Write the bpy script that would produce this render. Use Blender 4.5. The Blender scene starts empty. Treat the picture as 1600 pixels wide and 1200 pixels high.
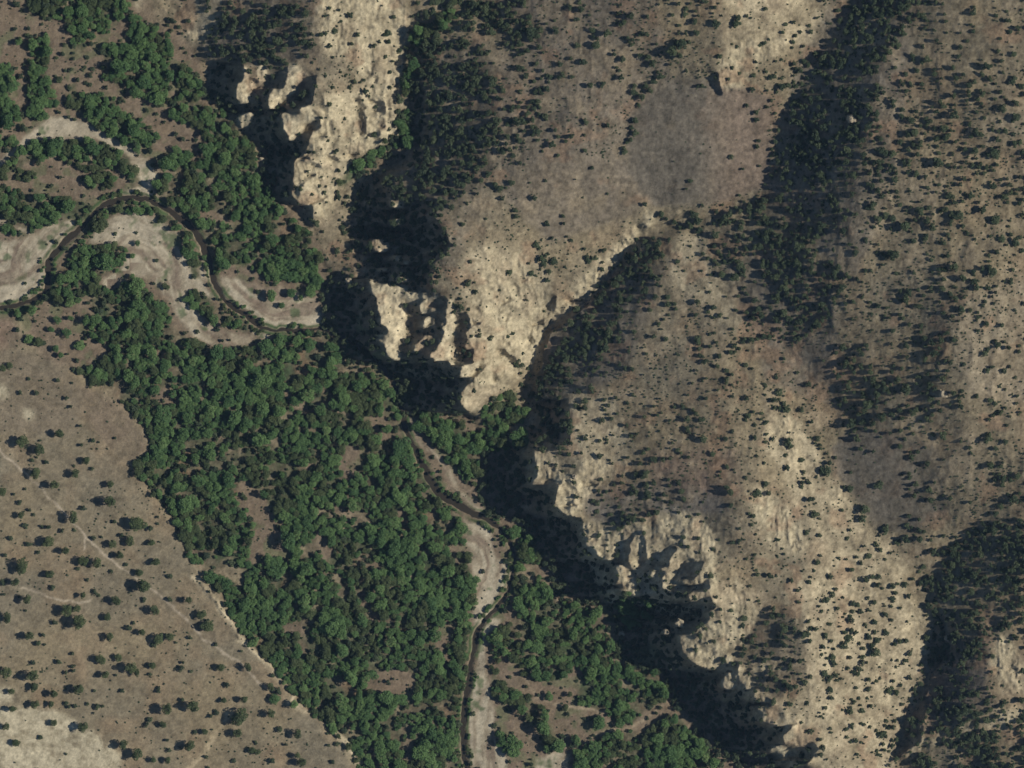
import bpy, math, random
import numpy as np
from mathutils import Vector

# ------------------------------------------------------------------ camera, sky, sun, exposure
PX = 0.5                      # metres per photo pixel (1600 x 1200)
CAM_H = 5000.0
SUN_EL = 38.0
SUN_AZ = 90.0                 # due east = +X
scene = bpy.context.scene
cam_d = bpy.data.cameras.new("camera")
cam = bpy.data.objects.new("camera", cam_d)
scene.collection.objects.link(cam)
cam.location = (0, 0, CAM_H)
cam_d.sensor_width = 36.0
cam_d.lens = 36.0 * CAM_H / (1600 * PX)
cam_d.clip_start = 10.0
cam_d.clip_end = 40000.0
scene.camera = cam

world = bpy.data.worlds.new("World")
scene.world = world
world.use_nodes = True
wn = world.node_tree
bg = wn.nodes["Background"]
sky = wn.nodes.new("ShaderNodeTexSky")
sky.sky_type = 'NISHITA'
sky.sun_disc = False
sky.sun_elevation = math.radians(SUN_EL)
sky.sun_rotation = math.radians(SUN_AZ)
sky.air_density = 1.0
sky.dust_density = 0.0
sky.ozone_density = 5.0
wn.links.new(sky.outputs[0], bg.inputs[0])
bg.inputs[1].default_value = 0.05
sun_d = bpy.data.lights.new("sun", 'SUN')
sun_d.energy = 5.0
sun_d.angle = math.radians(0.5)
sun_d.color = (1.0, 0.94, 0.82)
sun = bpy.data.objects.new("sun", sun_d)
scene.collection.objects.link(sun)
sd = Vector((math.cos(math.radians(SUN_EL)), 0.0, math.sin(math.radians(SUN_EL))))
sun.rotation_euler = sd.to_track_quat('Z', 'Y').to_euler()
scene.view_settings.view_transform = 'Standard'
scene.view_settings.look = 'None'
scene.view_settings.gamma = 1.0
scene.view_settings.use_curve_mapping = False
scene.view_settings.exposure = -0.32
scene.cycles.max_bounces = 4
scene.cycles.diffuse_bounces = 1
TAN = math.tan(math.radians(SUN_EL))

# ------------------------------------------------------------------ traced data (photo pixels)
FLOODPLAIN = [(0,0),(205,0),(245,35),(290,60),(312,95),(325,140),(345,185),(385,225),(410,275),(440,315),(480,352),(500,385),(515,430),(530,450),(560,480),(590,530),(605,560),(640,590),(690,600),(715,635),(740,655),(760,700),(790,720),(830,770),(870,815),(920,860),(945,890),(985,945),(1000,985),(1050,1030),(1080,1060),(1120,1090),(1160,1120),(1190,1150),(1205,1180),(1215,1200),(570,1200),(550,1170),(520,1145),(500,1125),(470,1105),(455,1080),(430,1045),(410,1020),(390,1000),(370,975),(355,950),(345,920),(325,900),(295,870),(285,835),(275,810),(255,790),(235,765),(215,735),(225,715),(240,700),(230,670),(215,655),(190,630),(175,608),(150,600),(115,575),(60,560),(30,500),(0,485)]
TERRACE = [(0,485),(30,500),(60,560),(115,575),(150,600),(175,608),(190,630),(215,655),(230,670),(240,700),(225,715),(215,735),(235,765),(255,790),(275,810),(285,835),(295,870),(325,900),(345,920),(355,950),(370,975),(390,1000),(410,1020),(430,1045),(455,1080),(470,1105),(500,1125),(520,1145),(550,1170),(570,1200),(0,1200)]
def loc(x0, y0, s, p): return [(x0 + x * s, y0 + y * s) for x, y in p]
def R1(p): return loc(900, 780, .15, p)
def R2(p): return loc(1020, 930, .225, p)
def R3(p): return loc(560, 420, .2, p)
def R4(p): return loc(300, 80, .23333, p)
SHADOWS = [
[(637,50),(648,60),(645,90),(650,130),(662,140),(668,160),(658,175),(668,200),(662,225),(652,250),(640,265),(610,265),(600,280),(598,300),(560,305),(560,285),(585,270),(610,250),(630,235),(642,215),(642,180),(640,140),(637,100)],
[(553,300),(560,285),(570,275),(600,270),(605,280),(610,300),(612,320),(632,325),(633,315),(655,312),(678,315),(682,350),(697,360),(703,385),(690,400),(672,415),(672,430),(675,448),(668,450),(650,443),(620,447),(605,443),(590,440),(577,432),(570,430),(568,400),(555,395),(550,375),(545,355)],
[(1462,955),(1475,965),(1490,975),(1495,1000),(1490,1030),(1465,1045),(1455,1060),(1447,1090),(1443,1120),(1440,1160),(1420,1170),(1405,1185),(1390,1180),(1400,1165),(1410,1140),(1418,1110),(1430,1085),(1445,1070),(1452,1040),(1455,1000)],
[(822,600),(835,600),(850,622),(888,623),(890,690),(860,695),(845,680),(835,690),(825,700),(815,680),(822,640)],
[(990,375),(1000,390),(985,410),(965,430),(945,455),(915,480),(885,505),(862,520),(850,545),(845,575),(832,590),(828,577),(838,550),(845,530),(855,510),(875,495),(905,480),(930,455),(950,435),(970,405),(980,385)],
[(1108,112),(1120,112),(1125,130),(1128,148),(1118,150),(1112,140),(1105,128)],
[(862,458),(870,460),(868,475),(866,487),(855,485),(850,478),(858,470)],
R4([(90,60),(200,70),(300,80),(350,90),(360,180),(430,180),(560,140),(630,90),(640,150),(760,170),(835,150),(830,220),(800,360),(860,440),(870,520),(800,540),(780,600),(740,700),(690,730),(670,820),(665,960),(720,1020),(800,1040),(810,1100),(800,1180),(760,1170),(700,1080),(650,1040),(480,970),(430,840),(430,720),(440,640),(330,560),(280,470),(200,440),(180,380),(130,330),(70,330),(60,250),(80,150)]),
R4([(1115,420),(1155,400),(1160,480),(1165,570),(1125,580),(1115,520)]),
R4([(775,735),(860,762),(875,790),(800,772)]),
R4([(1255,440),(1290,450),(1290,520),(1260,520)]),
[(500,460),(510,445),(520,425),(530,422),(545,435),(577,432)]+R3([(150,80),(300,60),(400,110),(560,110),(580,180),(650,220),(690,240),(700,300),(745,330),(790,350),(860,350),(870,440),(840,500),(855,560),(830,600),(840,630),(910,640),(885,700),(890,740),(950,750),(1010,740),(960,800),(860,900),(810,970),(790,1040),(830,1090),(890,1130),(850,1145),(650,1150),(330,1150)])+[(622,640),(622,600),(610,592),(590,580),(560,568),(530,560),(522,540),(518,520),(505,515),(500,500)],
R3([(1090,620),(1130,615),(1160,660),(1210,680),(1270,770),(1240,765),(1180,720),(1150,690),(1105,680)]),
R3([(1150,575),(1190,555),(1185,615),(1155,610)]),
R3([(1055,810),(1090,810),(1095,885),(1060,885)]),
[(752,705),(775,698),(800,690),(812,688),(825,700),(832,698),(836,720),(842,737),(828,757),(850,757),(855,745),(868,750),(872,760),(866,790),(885,806),(902,812),(910,820),(912,845),(918,857),(932,860),(932,870),(950,878),(962,876),(962,905),(970,940),(945,945),(920,940),(880,938),(868,930),(860,905),(865,888),(845,880),(828,860),(815,830),(810,812),(790,812),(762,805),(758,790),(745,765),(750,740)],
R1([(0,215),(50,190),(60,230),(75,330),(95,480),(130,510),(180,500),(200,570),(260,620),(330,640),(390,640),(420,590),(430,480),(420,450),(460,430),(520,440),(550,400),(600,350),(630,350),(600,400),(560,470),(560,560),(540,600),(550,650),(570,740),(620,745),(640,700),(650,600),(640,480),(655,380),(700,350),(720,420),(730,560),(745,640),(770,640),(790,570),(830,540),(870,560),(900,555),(930,520),(985,480),(1030,500),(1050,540),(1000,580),(970,690),(850,705),(870,735),(940,740),(905,830),(905,930),(950,960),(985,1005),(1015,970),(1010,940),(985,860),(1030,790),(1070,740),(1120,640),(1150,600),(1200,590),(1230,640),(1300,650),(1350,660),(1320,700),(1250,800),(1210,840),(1080,840),(1110,880),(1200,905),(1300,880),(1350,850),(1390,850),(1400,930),(1330,960),(1240,950),(1160,990),(1200,1080),(1280,1040),(1400,1010),(1440,1080),(1400,1080),(1330,1100),(1280,1110),(1210,1160),(1200,1200),(400,1200),(300,1080),(0,1040)]),
[(955,970),(945,938),(1050,935)]+R2([(210,20),(240,80),(280,120),(320,70),(430,55),(430,90),(385,110),(385,190),(320,215),(320,250),(280,262),(160,272),(165,285),(195,350),(200,400),(250,450),(320,485),(400,520),(440,490),(480,440),(490,410),(520,420),(555,440),(590,480),(735,600),(700,680),(690,710),(700,730),(800,740),(860,760),(800,770),(680,765),(690,790),(750,810),(760,880),(830,900),(880,910),(940,890),(960,920),(900,980),(920,1040),(960,1050),(970,1020),(1010,1050),(1050,1060),(1100,1010),(1150,1060),(1120,1120),(1080,1170),(1000,1200)])+[(1200,1197),(1115,1197),(1112,1170),(1085,1150),(1075,1122),(1050,1100),(1043,1075),(1035,1052),(1000,1045),(970,1040),(965,1010),(958,985)],
]
ISLANDS = [
[(580,375),(597,373),(600,380),(610,383),(605,390),(593,394),(585,392),(580,385)],
[(615,400),(622,397),(630,407),(642,410),(632,412),(620,408)],
[(595,418),(600,416),(605,422),(613,426),(598,425)],
[(622,428),(628,427),(630,440),(640,435),(635,443),(625,440)],
[(615,345),(622,340),(625,350),(618,352)],
[(610,323),(622,317),(630,315),(628,322),(615,326)],
R4([(300,210),(340,200),(345,100),(370,100),(375,190),(400,210),(440,210),(440,120),(470,80),(505,85),(500,160),(460,220),(400,250),(385,310),(370,350),(330,355),(300,310)]),
R4([(310,430),(345,430),(410,405),(400,450),(385,500),(335,530),(320,500),(315,460)]),
R4([(510,290),(560,250),(600,250),(620,240),(640,130),(650,90),(700,100),(770,130),(760,160),(700,230),(660,290),(600,330),(560,390),(515,390)]),
R4([(595,430),(625,400),(660,430),(720,420),(730,370),(800,360),(800,400),(860,440),(800,470),(760,500),(730,550),(690,550),(670,600),(640,590),(620,520)]),
R3([(85,70),(130,80),(155,130),(210,140),(230,220),(235,270),(290,265),(335,280),(350,330),(395,380),(365,400),(370,500),(360,580),(300,590),(305,630),(335,655),(300,715),(260,705),(215,670),(200,590),(150,545),(120,545),(130,525),(215,515),(240,480),(200,430),(170,410),(150,330),(140,230),(100,190)]),
R3([(160,125),(230,120),(330,140),(400,170),(470,190),(480,230),(400,260),(340,275),(240,265),(230,200)]),
R3([(490,190),(520,180),(540,240),(590,180),(615,200),(560,270),(535,300),(515,355),(482,350),(482,290),(500,240)]),
R3([(512,380),(545,368),(568,400),(562,445),(520,470),(498,465),(508,430)]),
R3([(440,590),(480,560),(530,510),(567,518),(562,552),(522,582),(502,632),(460,645),(430,668),(422,650),(438,620)]),
R3([(560,298),(592,292),(594,328),(565,332)]),
R3([(690,250),(740,240),(740,330),(760,400),(750,500),(745,600),(770,640),(760,690),(720,700),(740,735),(775,750),(730,760),(700,715),(650,710),(600,730),(555,690),(570,660),(610,620),(650,560),(665,490),(640,460),(680,440),(685,340)]),
R3([(780,840),(800,820),(805,765),(860,745),(910,740),(950,730),(935,780),(870,830),(850,855)]),
R1([(415,700),(450,670),(500,690),(540,720),(570,790),(600,860),(640,930),(690,990),(650,1010),(560,1005),(500,1015),(470,960),(440,930),(400,890),(430,860),(430,790)]),
R1([(762,775),(800,728),(826,748),(800,815),(772,828)]),
R2([(480,600),(510,540),(530,525),(550,580),(570,640),(540,660),(490,650)]),
R2([(495,440),(520,420),(555,440),(552,472),(498,472)]),
R2([(580,500),(600,490),(640,540),(700,570),(735,610),(700,640),(660,665),(630,620),(590,590)]),
R2([(780,1110),(830,1070),(880,1045),(930,1050),(940,1090),(925,1155),(850,1140),(800,1140)]),
R2([(60,245),(100,245),(112,265),(85,275)]),
R2([(150,175),(200,168),(220,200),(200,225),(155,215)]),
]
FOREST = [
[(85,440),(105,410),(120,392),(135,385),(140,430),(170,450),(195,445),(200,435),(220,435),(240,460),(260,490),(275,515),(300,537),(350,548),(400,542),(440,524),(480,520),(515,528),(530,560),(560,570),(600,590),(615,610),(622,640),(630,665),(645,700),(662,735),(680,770),(700,790),(725,820),(728,870),(740,900),(741,940),(738,960),(731,1000),(724,1050),(720,1100),(716,1150),(715,1200),(570,1200),(550,1170),(520,1145),(500,1125),(470,1105),(455,1080),(430,1045),(410,1020),(390,1000),(370,975),(355,950),(345,920),(325,900),(295,870),(285,835),(275,810),(255,790),(235,765),(215,735),(225,715),(240,700),(230,670),(215,655),(190,630),(175,608),(150,600),(115,575),(140,572),(165,560),(180,545),(165,535),(140,530),(140,500),(145,480),(120,470),(90,465),(75,460)],
[(265,155),(290,145),(315,160),(340,160),(350,185),(375,200),(400,240),(410,290),(440,320),(460,345),(480,365),(495,395),(500,430),(500,460),(480,455),(470,440),(440,440),(420,435),(390,420),(350,410),(330,390),(310,360),(300,340),(275,325),(255,310),(243,290),(260,272),(290,275),(300,260),(320,250),(320,225),(310,200),(290,190),(270,180)],
[(40,5),(110,0),(200,0),(200,20),(170,50),(150,55),(150,75),(125,80),(115,65),(112,40),(105,20),(80,30),(60,25)],
[(170,70),(190,65),(210,80),(205,110),(212,125),(190,135),(165,125),(160,105),(165,85)],
[(205,20),(235,35),(250,50),(265,60),(272,90),(265,130),(260,155),(240,160),(215,145),(205,120),(215,90),(205,60)],
[(275,100),(300,105),(315,130),(315,150),(295,148),(275,130)],
[(20,60),(50,55),(75,65),(75,100),(72,120),(85,135),(85,160),(50,165),(40,145),(50,125),(45,100),(48,80),(35,75)],
[(0,100),(20,105),(25,130),(15,150),(30,165),(60,170),(100,185),(100,190),(60,185),(20,190),(0,188)],
[(100,150),(120,150),(160,145),(180,160),(190,180),(215,185),(235,195),(250,215),(240,225),(210,230),(180,225),(160,210),(145,190),(120,175),(105,160)],
[(0,285),(8,262),(30,245),(30,220),(90,218),(160,220),(190,235),(215,270),(215,290),(205,285),(190,255),(165,265),(130,265),(115,250),(80,245),(50,250),(20,270),(10,285)],
[(0,215),(25,215),(25,238),(0,242)],
[(255,235),(300,235),(300,265),(258,265)],
[(135,272),(180,270),(182,295),(140,298)],
[(18,265),(55,267),(55,280),(18,282)],
[(0,300),(60,300),(110,310),(150,320),(140,345),(110,342),(80,340),(70,365),(55,373),(20,365),(5,355),(10,335)],
[(135,383),(200,383),(200,395),(190,420),(165,440),(145,430),(133,400)],
[(120,395),(150,355),(175,330),(205,318),(245,327),(278,350),(290,366),(275,352),(240,334),(205,330),(180,338),(160,360),(145,385)],
[(286,360),(296,372),(302,388),(312,430),(302,432),(297,410),(292,388)],
[(290,460),(305,453),(330,470),(350,490),(385,505),(400,520),(375,520),(350,505),(320,490),(295,475)],
[(640,655),(670,650),(720,660),(735,680),(750,700),(750,745),(735,760),(715,740),(700,710),(680,690),(660,670)],
[(800,900),(830,880),(840,900),(870,940),(920,945),(935,965),(955,1000),(965,1020),(970,1040),(985,1045),(1010,1045),(1030,1055),(1040,1080),(1035,1100),(1000,1120),(985,1130),(960,1130),(950,1110),(910,1105),(900,1095),(910,1060),(895,1035),(890,1050),(875,1065),(830,1065),(815,1050),(805,1030),(800,1020),(775,1035),(765,1010),(760,985),(770,975),(785,980),(805,975),(810,950),(800,930)],
[(765,1030),(780,1065),(800,1080),(820,1090),(850,1110),(865,1150),(875,1175),(855,1175),(840,1140),(820,1115),(795,1100),(775,1095),(765,1080),(765,1060)],
[(900,1170),(930,1155),(960,1143),(1000,1142),(1030,1125),(1060,1120),(1080,1150),(1110,1165),(1115,1200),(890,1200)],
[(775,1140),(790,1145),(812,1165),(808,1180),(785,1175),(775,1160)],
[(800,820),(825,830),(830,850),(850,880),(830,880),(800,895),(795,870),(800,850)],
[(755,640),(775,625),(800,615),(820,640),(822,690),(800,700),(770,705),(750,690)],
[(640,65),(660,42),(700,20),(735,0),(710,25),(690,45),(660,60),(650,85),(642,130),(640,160),(637,190),(640,215),(600,240),(560,270),(540,290),(530,280),(560,250),(600,225),(620,220),(624,170),(630,110)],
[(965,935),(1000,928),(1022,940),(1020,965),(990,975),(965,965)],
]
CLEARINGS = [
[(440,590),(450,600),(465,635),(500,625),(530,635),(550,650),(540,645),(500,642),(475,652),(460,647),(445,620)],
[(478,720),(490,722),(497,735),(485,742),(475,735)],
[(520,790),(545,785),(555,805),(535,808),(522,802)],
[(490,825),(500,825),(510,850),(525,862),(515,875),(508,880),(498,860),(490,845)],
[(560,652),(605,648),(605,665),(592,672),(615,680),(625,700),(640,735),(638,745),(625,740),(612,710),(600,690),(585,685),(575,665)],
[(615,790),(635,792),(640,812),(622,815)],
[(375,745),(400,765),(430,800),(445,840),(465,870),(450,885),(430,870),(410,880),(400,890),(385,870),(400,840),(380,800),(365,770)],
[(560,925),(575,920),(580,945),(595,965),(597,978),(580,975),(562,950),(553,935)],
[(575,1060),(600,1050),(620,1045),(655,1055),(655,1080),(635,1095),(610,1095),(590,1085),(570,1080)],
[(635,895),(648,905),(665,930),(670,940),(655,930),(640,910)],
[(683,975),(700,965),(720,965),(715,985),(700,1000),(705,1030),(690,1038),(683,1010)],
[(698,850),(712,845),(722,860),(722,895),(705,880)],
[(565,875),(600,875),(602,887),(580,888)],
[(530,700),(555,695),(568,725),(560,745),(540,750),(528,730)],
[(628,1130),(645,1130),(645,1190),(630,1195)],
[(240,615),(265,600),(270,625),(262,645),(245,640)],
[(310,328),(330,325),(360,340),(385,350),(380,358),(350,345),(325,342)],
[(185,545),(205,540),(212,560),(200,570),(188,562)],
[(235,545),(255,540),(258,560),(240,565)],
[(330,680),(350,675),(352,690),(335,692)],
[(440,975),(470,970),(485,985),(470,995),(445,990)],
[(580,1150),(595,1160),(590,1200),(575,1200)],
[(120,465),(140,463),(145,480),(130,490),(118,480)],
]
PALE_ROCK = [
[(905,822),(925,815),(960,828),(1000,808),(1060,800),(1100,808),(1125,850),(1120,900),(1130,960),(1060,960),(960,950),(905,870)],
R2([(160,270),(280,255),(320,210),(385,190),(385,110),(440,50),(500,20),(560,60),(580,160),(540,200),(500,170),(470,230),(480,330),(470,420),(440,500),(400,520),(250,450),(190,360)]),
R2([(600,150),(680,30),(760,20),(740,130),(690,230),(620,350),(570,330),(640,250)]),
R2([(680,765),(800,770),(860,820),(900,870),(830,900),(760,880)]),
R2([(900,980),(990,850),(1060,840),(1060,1000),(1050,1060),(1000,1050),(940,1050)]),
R2([(690,700),(760,690),(800,720),(780,740),(700,730)]),
R2([(690,510),(780,460),(850,460),(890,500),(840,540),(740,540)]),
[(500,0),(560,0),(620,0),(640,30),(640,60),(628,100),(622,160),(620,215),(600,225),(570,240),(540,265),(525,290),(520,320),(505,345),(490,355),(488,330),(470,320),(458,300),(460,260),(478,235),(490,205),(503,190),(500,150),(560,145),(555,90),(510,90),(500,60)],
[(735,480),(740,440),(760,410),(790,395),(815,400),(830,440),(850,455),(870,490),(850,520),(838,560),(828,577),(800,590),(790,610),(765,625),(745,650),(722,630),(722,610),(740,590),(757,572),(742,552),(730,545),(733,510)],
[(860,490),(870,470),(900,440),(940,400),(960,380),(1000,345),(1010,325),(1020,330),(1018,355),(990,375),(960,420),(920,465),(890,490),(865,505)],
[(830,698),(845,700),(868,710),(875,735),(905,745),(915,720),(935,715),(955,730),(945,750),(935,765),(918,775),(905,800),(890,808),(868,795),(870,775),(862,755),(840,745),(828,757)],
[(912,815),(925,815),(950,830),(980,825),(1000,815),(1040,805),(1085,810),(1085,830),(1075,855),(1050,850),(1020,860),(1000,836),(960,845),(960,880),(932,868),(912,845)],
[(1180,760),(1210,770),(1240,810),(1265,850),(1250,870),(1210,860),(1185,830),(1180,800)],
[(1215,650),(1240,650),(1250,690),(1275,730),(1260,740),(1235,720),(1210,690)],
[(1090,1000),(1110,960),(1125,930),(1150,900),(1170,910),(1180,940),(1170,980),(1155,1010),(1140,1010),(1125,1030),(1110,1045),(1085,1038),(1065,1015),(1057,993),(1078,990)],
[(1150,1045),(1160,1040),(1175,1055),(1185,1065),(1175,1078),(1160,1072)],
[(1125,90),(1150,70),(1200,55),(1255,50),(1260,62),(1210,75),(1180,100),(1160,140),(1140,150),(1127,140)],
[(1560,990),(1580,1000),(1590,1040),(1600,1060),(1600,1090),(1570,1080),(1550,1050),(1550,1020)],
[(0,1100),(50,1110),(100,1120),(150,1150),(185,1180),(190,1200),(0,1200)],
[(0,1065),(15,1075),(15,1095),(0,1110)],
[(0,600),(12,605),(15,620),(0,632)],
[(36,642),(50,642),(52,652),(40,655)],
[(205,0),(228,0),(222,14),(210,12)],
[(285,48),(310,50),(335,35),(330,50),(310,60),(288,60)],
[(1225,1145),(1240,1125),(1255,1130),(1255,1160),(1240,1165)],
[(1425,1160),(1450,1150),(1480,1140),(1470,1155),(1440,1175),(1420,1180)],
[(950,975),(960,980),(965,990),(955,995),(947,985)],
]
PALE_SOFT = [
[(1100,1040),(1140,1030),(1180,1050),(1215,1100),(1260,1110),(1290,1160),(1270,1200),(1230,1195),(1235,1150),(1205,1135),(1190,1100),(1150,1078),(1118,1045)],
[(1200,640),(1245,655),(1275,700),(1320,770),(1370,830),(1420,890),(1400,900),(1340,850),(1280,850),(1250,800),(1220,740),(1190,690)],
[(1280,860),(1330,830),(1370,850),(1410,900),(1425,930),(1445,960),(1452,1020),(1440,1060),(1420,1110),(1400,1160),(1380,1200),(1240,1200),(1250,1150),(1230,1130),(1260,1050),(1250,990),(1230,930)],
[(1060,370),(1090,370),(1110,420),(1150,470),(1130,510),(1090,480),(1050,440),(1040,400)],
[(720,400),(760,380),(820,390),(860,420),(850,460),(800,450),(720,470)],
[(890,600),(960,620),(990,700),(960,760),(900,740),(880,680)],
[(1130,0),(1320,0),(1280,60),(1200,90),(1140,60)],
[(1240,720),(1330,790),(1400,860),(1340,850),(1280,850)],
[(1500,1130),(1560,1110),(1600,1100),(1600,1125),(1500,1145),(1440,1165)],
[(450,0),(500,0),(500,60),(470,40)],
[(290,20),(340,0),(350,30),(320,45)],
]
GRAVEL = [
[(0,400),(30,375),(45,370),(80,347),(110,345),(118,350),(105,370),(85,390),(72,405),(55,412),(40,425),(20,440),(0,450)],
[(0,455),(25,445),(50,430),(70,415),(73,440),(65,452),(40,465),(15,472),(0,476)],
[(150,365),(165,348),(180,340),(210,332),(235,335),(255,347),(275,362),(290,387),(297,410),(300,435),(315,440),(325,455),(335,463),(330,465),(305,450),(290,455),(292,470),(300,480),(320,495),(335,510),(360,520),(385,525),(400,518),(430,522),(410,535),(380,540),(360,543),(330,537),(305,530),(290,515),(280,495),(265,470),(250,450),(225,435),(200,430),(195,445),(180,452),(160,445),(150,437),(180,425),(195,410),(200,385),(165,380),(140,380)],
[(310,385),(320,400),(328,440),(322,440),(312,430),(315,410)],
[(345,432),(370,435),(400,445),(420,450),(470,460),(495,470),(500,485),(500,510),(470,512),(430,512),(410,500),(385,490),(365,470),(350,450)],
[(185,305),(205,295),(230,290),(240,295),(245,312),(255,325),(240,318),(215,305)],
[(190,225),(215,238),(232,252),(240,270),(240,290),(222,290),(216,270),(205,250)],
[(45,220),(75,195),(85,187),(110,190),(140,205),(150,215),(100,217),(60,218)],
[(636,650),(645,648),(655,670),(665,690),(675,700),(690,715),(710,745),(718,765),(740,785),(758,800),(750,803),(722,775),(702,750),(688,720),(668,705),(652,695),(640,675)],
[(727,808),(740,815),(765,822),(768,850),(775,870),(790,880),(795,900),(790,915),(775,930),(768,950),(755,970),(742,978),(740,960),(742,930),(740,900),(732,870),(728,840)],
[(748,985),(760,970),(783,970),(775,980),(762,990),(755,1010),(758,1030),(760,1060),(768,1090),(772,1120),(772,1150),(790,1180),(800,1200),(737,1200),(733,1160),(736,1100),(742,1060),(748,1040),(745,1015)],
[(800,1200),(840,1188),(875,1172),(890,1180),(870,1200)],
]
RIVER = [(-140,470,9),(-60,490,9),(0,482,7),(25,477,6),(55,467,6),(72,455,7),(76,430,9),(74,410,10),(85,395,9),(105,375,8),(120,362,8),(140,340,8),(155,325,8),(175,315,7),(200,308,8),(225,310,8),(245,320,8),(265,330,8),(290,348,9),(305,362,9),(318,385,9),(328,405,8),(332,430,9),(338,450,9),(350,467,8),(370,485,8),(395,500,8),(410,512,5),(430,516,4),(470,516,4),(500,514,5),(540,528,8),(570,550,8),(600,575,8),(622,610,7),(628,640,6),(632,665,6),(642,690,7),(656,718,7),(672,752,8),(690,775,9),(715,790,9),(740,802,9),(765,812,8),(790,835,5),(803,865,4),(802,890,4),(793,925,5),(775,950,6),(758,966,6),(747,985,7),(738,1020,8),(733,1060,9),(728,1090,9),(723,1130,8),(723,1170,8),(728,1200,9),(735,1260,9),(740,1340,9)]
TRACKS = [[(-140,600,3),(0,705,3),(40,740,3),(80,780,3),(110,812,3),(135,840,3),(132,858,3)],
[(135,840,3),(160,865,3),(195,890,3),(230,915,3),(260,940,3),(290,965,3),(320,1000,3),(380,1040,3),(415,1075,3)],
[(35,918,3),(70,930,3),(100,939,3),(125,941,3),(140,937,3)]]
TERRACE_EDGE = [(300,900),(320,915),(333,935),(360,970),(375,1000),(400,1022),(425,1045),(440,1062),(462,1080),(452,1098),(490,1112),(510,1132),(540,1160),(565,1195),(600,1250)]
WASH = [(360,1108),(352,1125),(335,1150),(318,1180),(300,1192),(280,1230)]
VALLEY_PATHS = [[(1035,1100),(1015,1118),(985,1136),(950,1143),(925,1152),(900,1170),(880,1185)],[(820,1060),(838,1090),(860,1098),(885,1105),(930,1108),(945,1112)],[(445,600),(460,635),(500,635),(545,648)],[(520,802),(560,808),(600,818)],[(495,830),(500,850),(508,875)],[(640,900),(655,925),(668,940)]]
# (dz/dx, dz/dy, polygon): which way each hillside leans
SLOPES = [
(-0.05,0,[(200,0),(1600,0),(1600,1200),(1200,1200),(850,800),(500,400)]),
(0.32,0,[(240,0),(500,0),(500,100),(400,100),(320,90)]),
(-0.34,0,[(500,0),(640,0),(640,60),(625,215),(540,265),(500,350),(460,300),(480,230),(503,190),(500,100)]),
(0.46,0,[(650,20),(740,40),(770,100),(780,200),(760,280),(710,320),(700,400),(700,470),(560,440),(560,300),(640,240),(645,100)]),
(0.22,0,[(740,0),(850,0),(880,100),(860,250),(800,330),(740,400),(700,400),(710,320),(770,260),(780,150)]),
(0.12,0,[(850,0),(1130,0),(1110,110),(1010,150),(1000,330),(940,390),(850,400),(800,330),(860,250),(880,100)]),
(0.30,0,[(1000,130),(1110,110),(1120,200),(1100,320),(1020,320),(980,260)]),
(0.05,0,[(1110,110),(1230,120),(1220,230),(1190,300),(1100,330)]),
(-0.30,0,[(1120,0),(1340,0),(1290,60),(1240,110),(1180,110),(1150,150),(1125,140)]),
(0.50,0,[(1330,10),(1420,0),(1400,60),(1370,120),(1355,200),(1345,300),(1320,440),(1290,430),(1260,380),(1190,300),(1225,170),(1270,100)]),
(0.10,0,[(1440,0),(1600,0),(1600,300),(1500,500),(1480,620),(1400,550),(1390,300),(1420,120)]),
(-0.16,0,[(1600,300),(1600,680),(1520,660),(1490,600),(1510,480),(1560,380)]),
(0.30,0,[(1330,520),(1450,520),(1490,620),(1560,700),(1600,720),(1600,800),(1530,820),(1440,880),(1380,830),(1310,740),(1300,640)]),
(0.40,0,[(840,600),(860,530),(940,460),(1000,380),(1060,360),(1040,420),(1000,500),(960,580),(900,620),(890,700),(830,700)]),
(0.12,0,[(1060,370),(1100,460),(1140,600),(1100,700),(1000,740),(940,700),(900,640),(960,580),(1000,500)]),
(0.32,0,[(1090,345),(1200,310),(1300,420),(1330,500),(1300,620),(1240,560),(1180,510),(1140,470),(1110,420)]),
(-0.12,0,[(1110,430),(1180,520),(1240,570),(1300,650),(1240,660),(1150,640),(1120,540)]),
(-0.35,0,[(1200,640),(1260,660),(1330,780),(1400,860),(1440,940),(1452,1020),(1430,1100),(1380,1200),(1260,1200),(1270,1000),(1230,900),(1170,860),(1170,760)]),
(0.28,0,[(900,740),(1000,740),(1100,740),(1160,780),(1150,830),(1100,810),(1000,810),(920,820)]),
(0.52,0,[(1480,870),(1530,820),(1600,800),(1600,990),(1540,1000),(1550,1060),(1500,1130),(1450,1160),(1460,1060),(1460,960),(1430,910)]),
(-0.30,0,[(1545,990),(1600,990),(1600,1100),(1560,1090)]),
(0.25,0,[(1420,1180),(1500,1140),(1600,1110),(1600,1200),(1400,1200)]),
(-0.38,0,[(735,480),(760,400),(815,400),(870,490),(838,560),(800,590),(765,625),(745,650),(722,610),(757,572),(733,520)]),
(-0.40,0.1,[(860,490),(940,400),(1000,345),(1020,330),(1018,355),(960,420),(890,490),(865,505)]),
(-0.20,0,[(820,380),(940,390),(860,490),(830,440)]),
(0.25,0,[(1130,970),(1200,940),(1250,970),(1260,1050),(1200,1090),(1160,1040)]),
(-0.25,0,[(1060,990),(1110,950),(1150,900),(1180,930),(1150,1010),(1120,1040)]),
]
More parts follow.
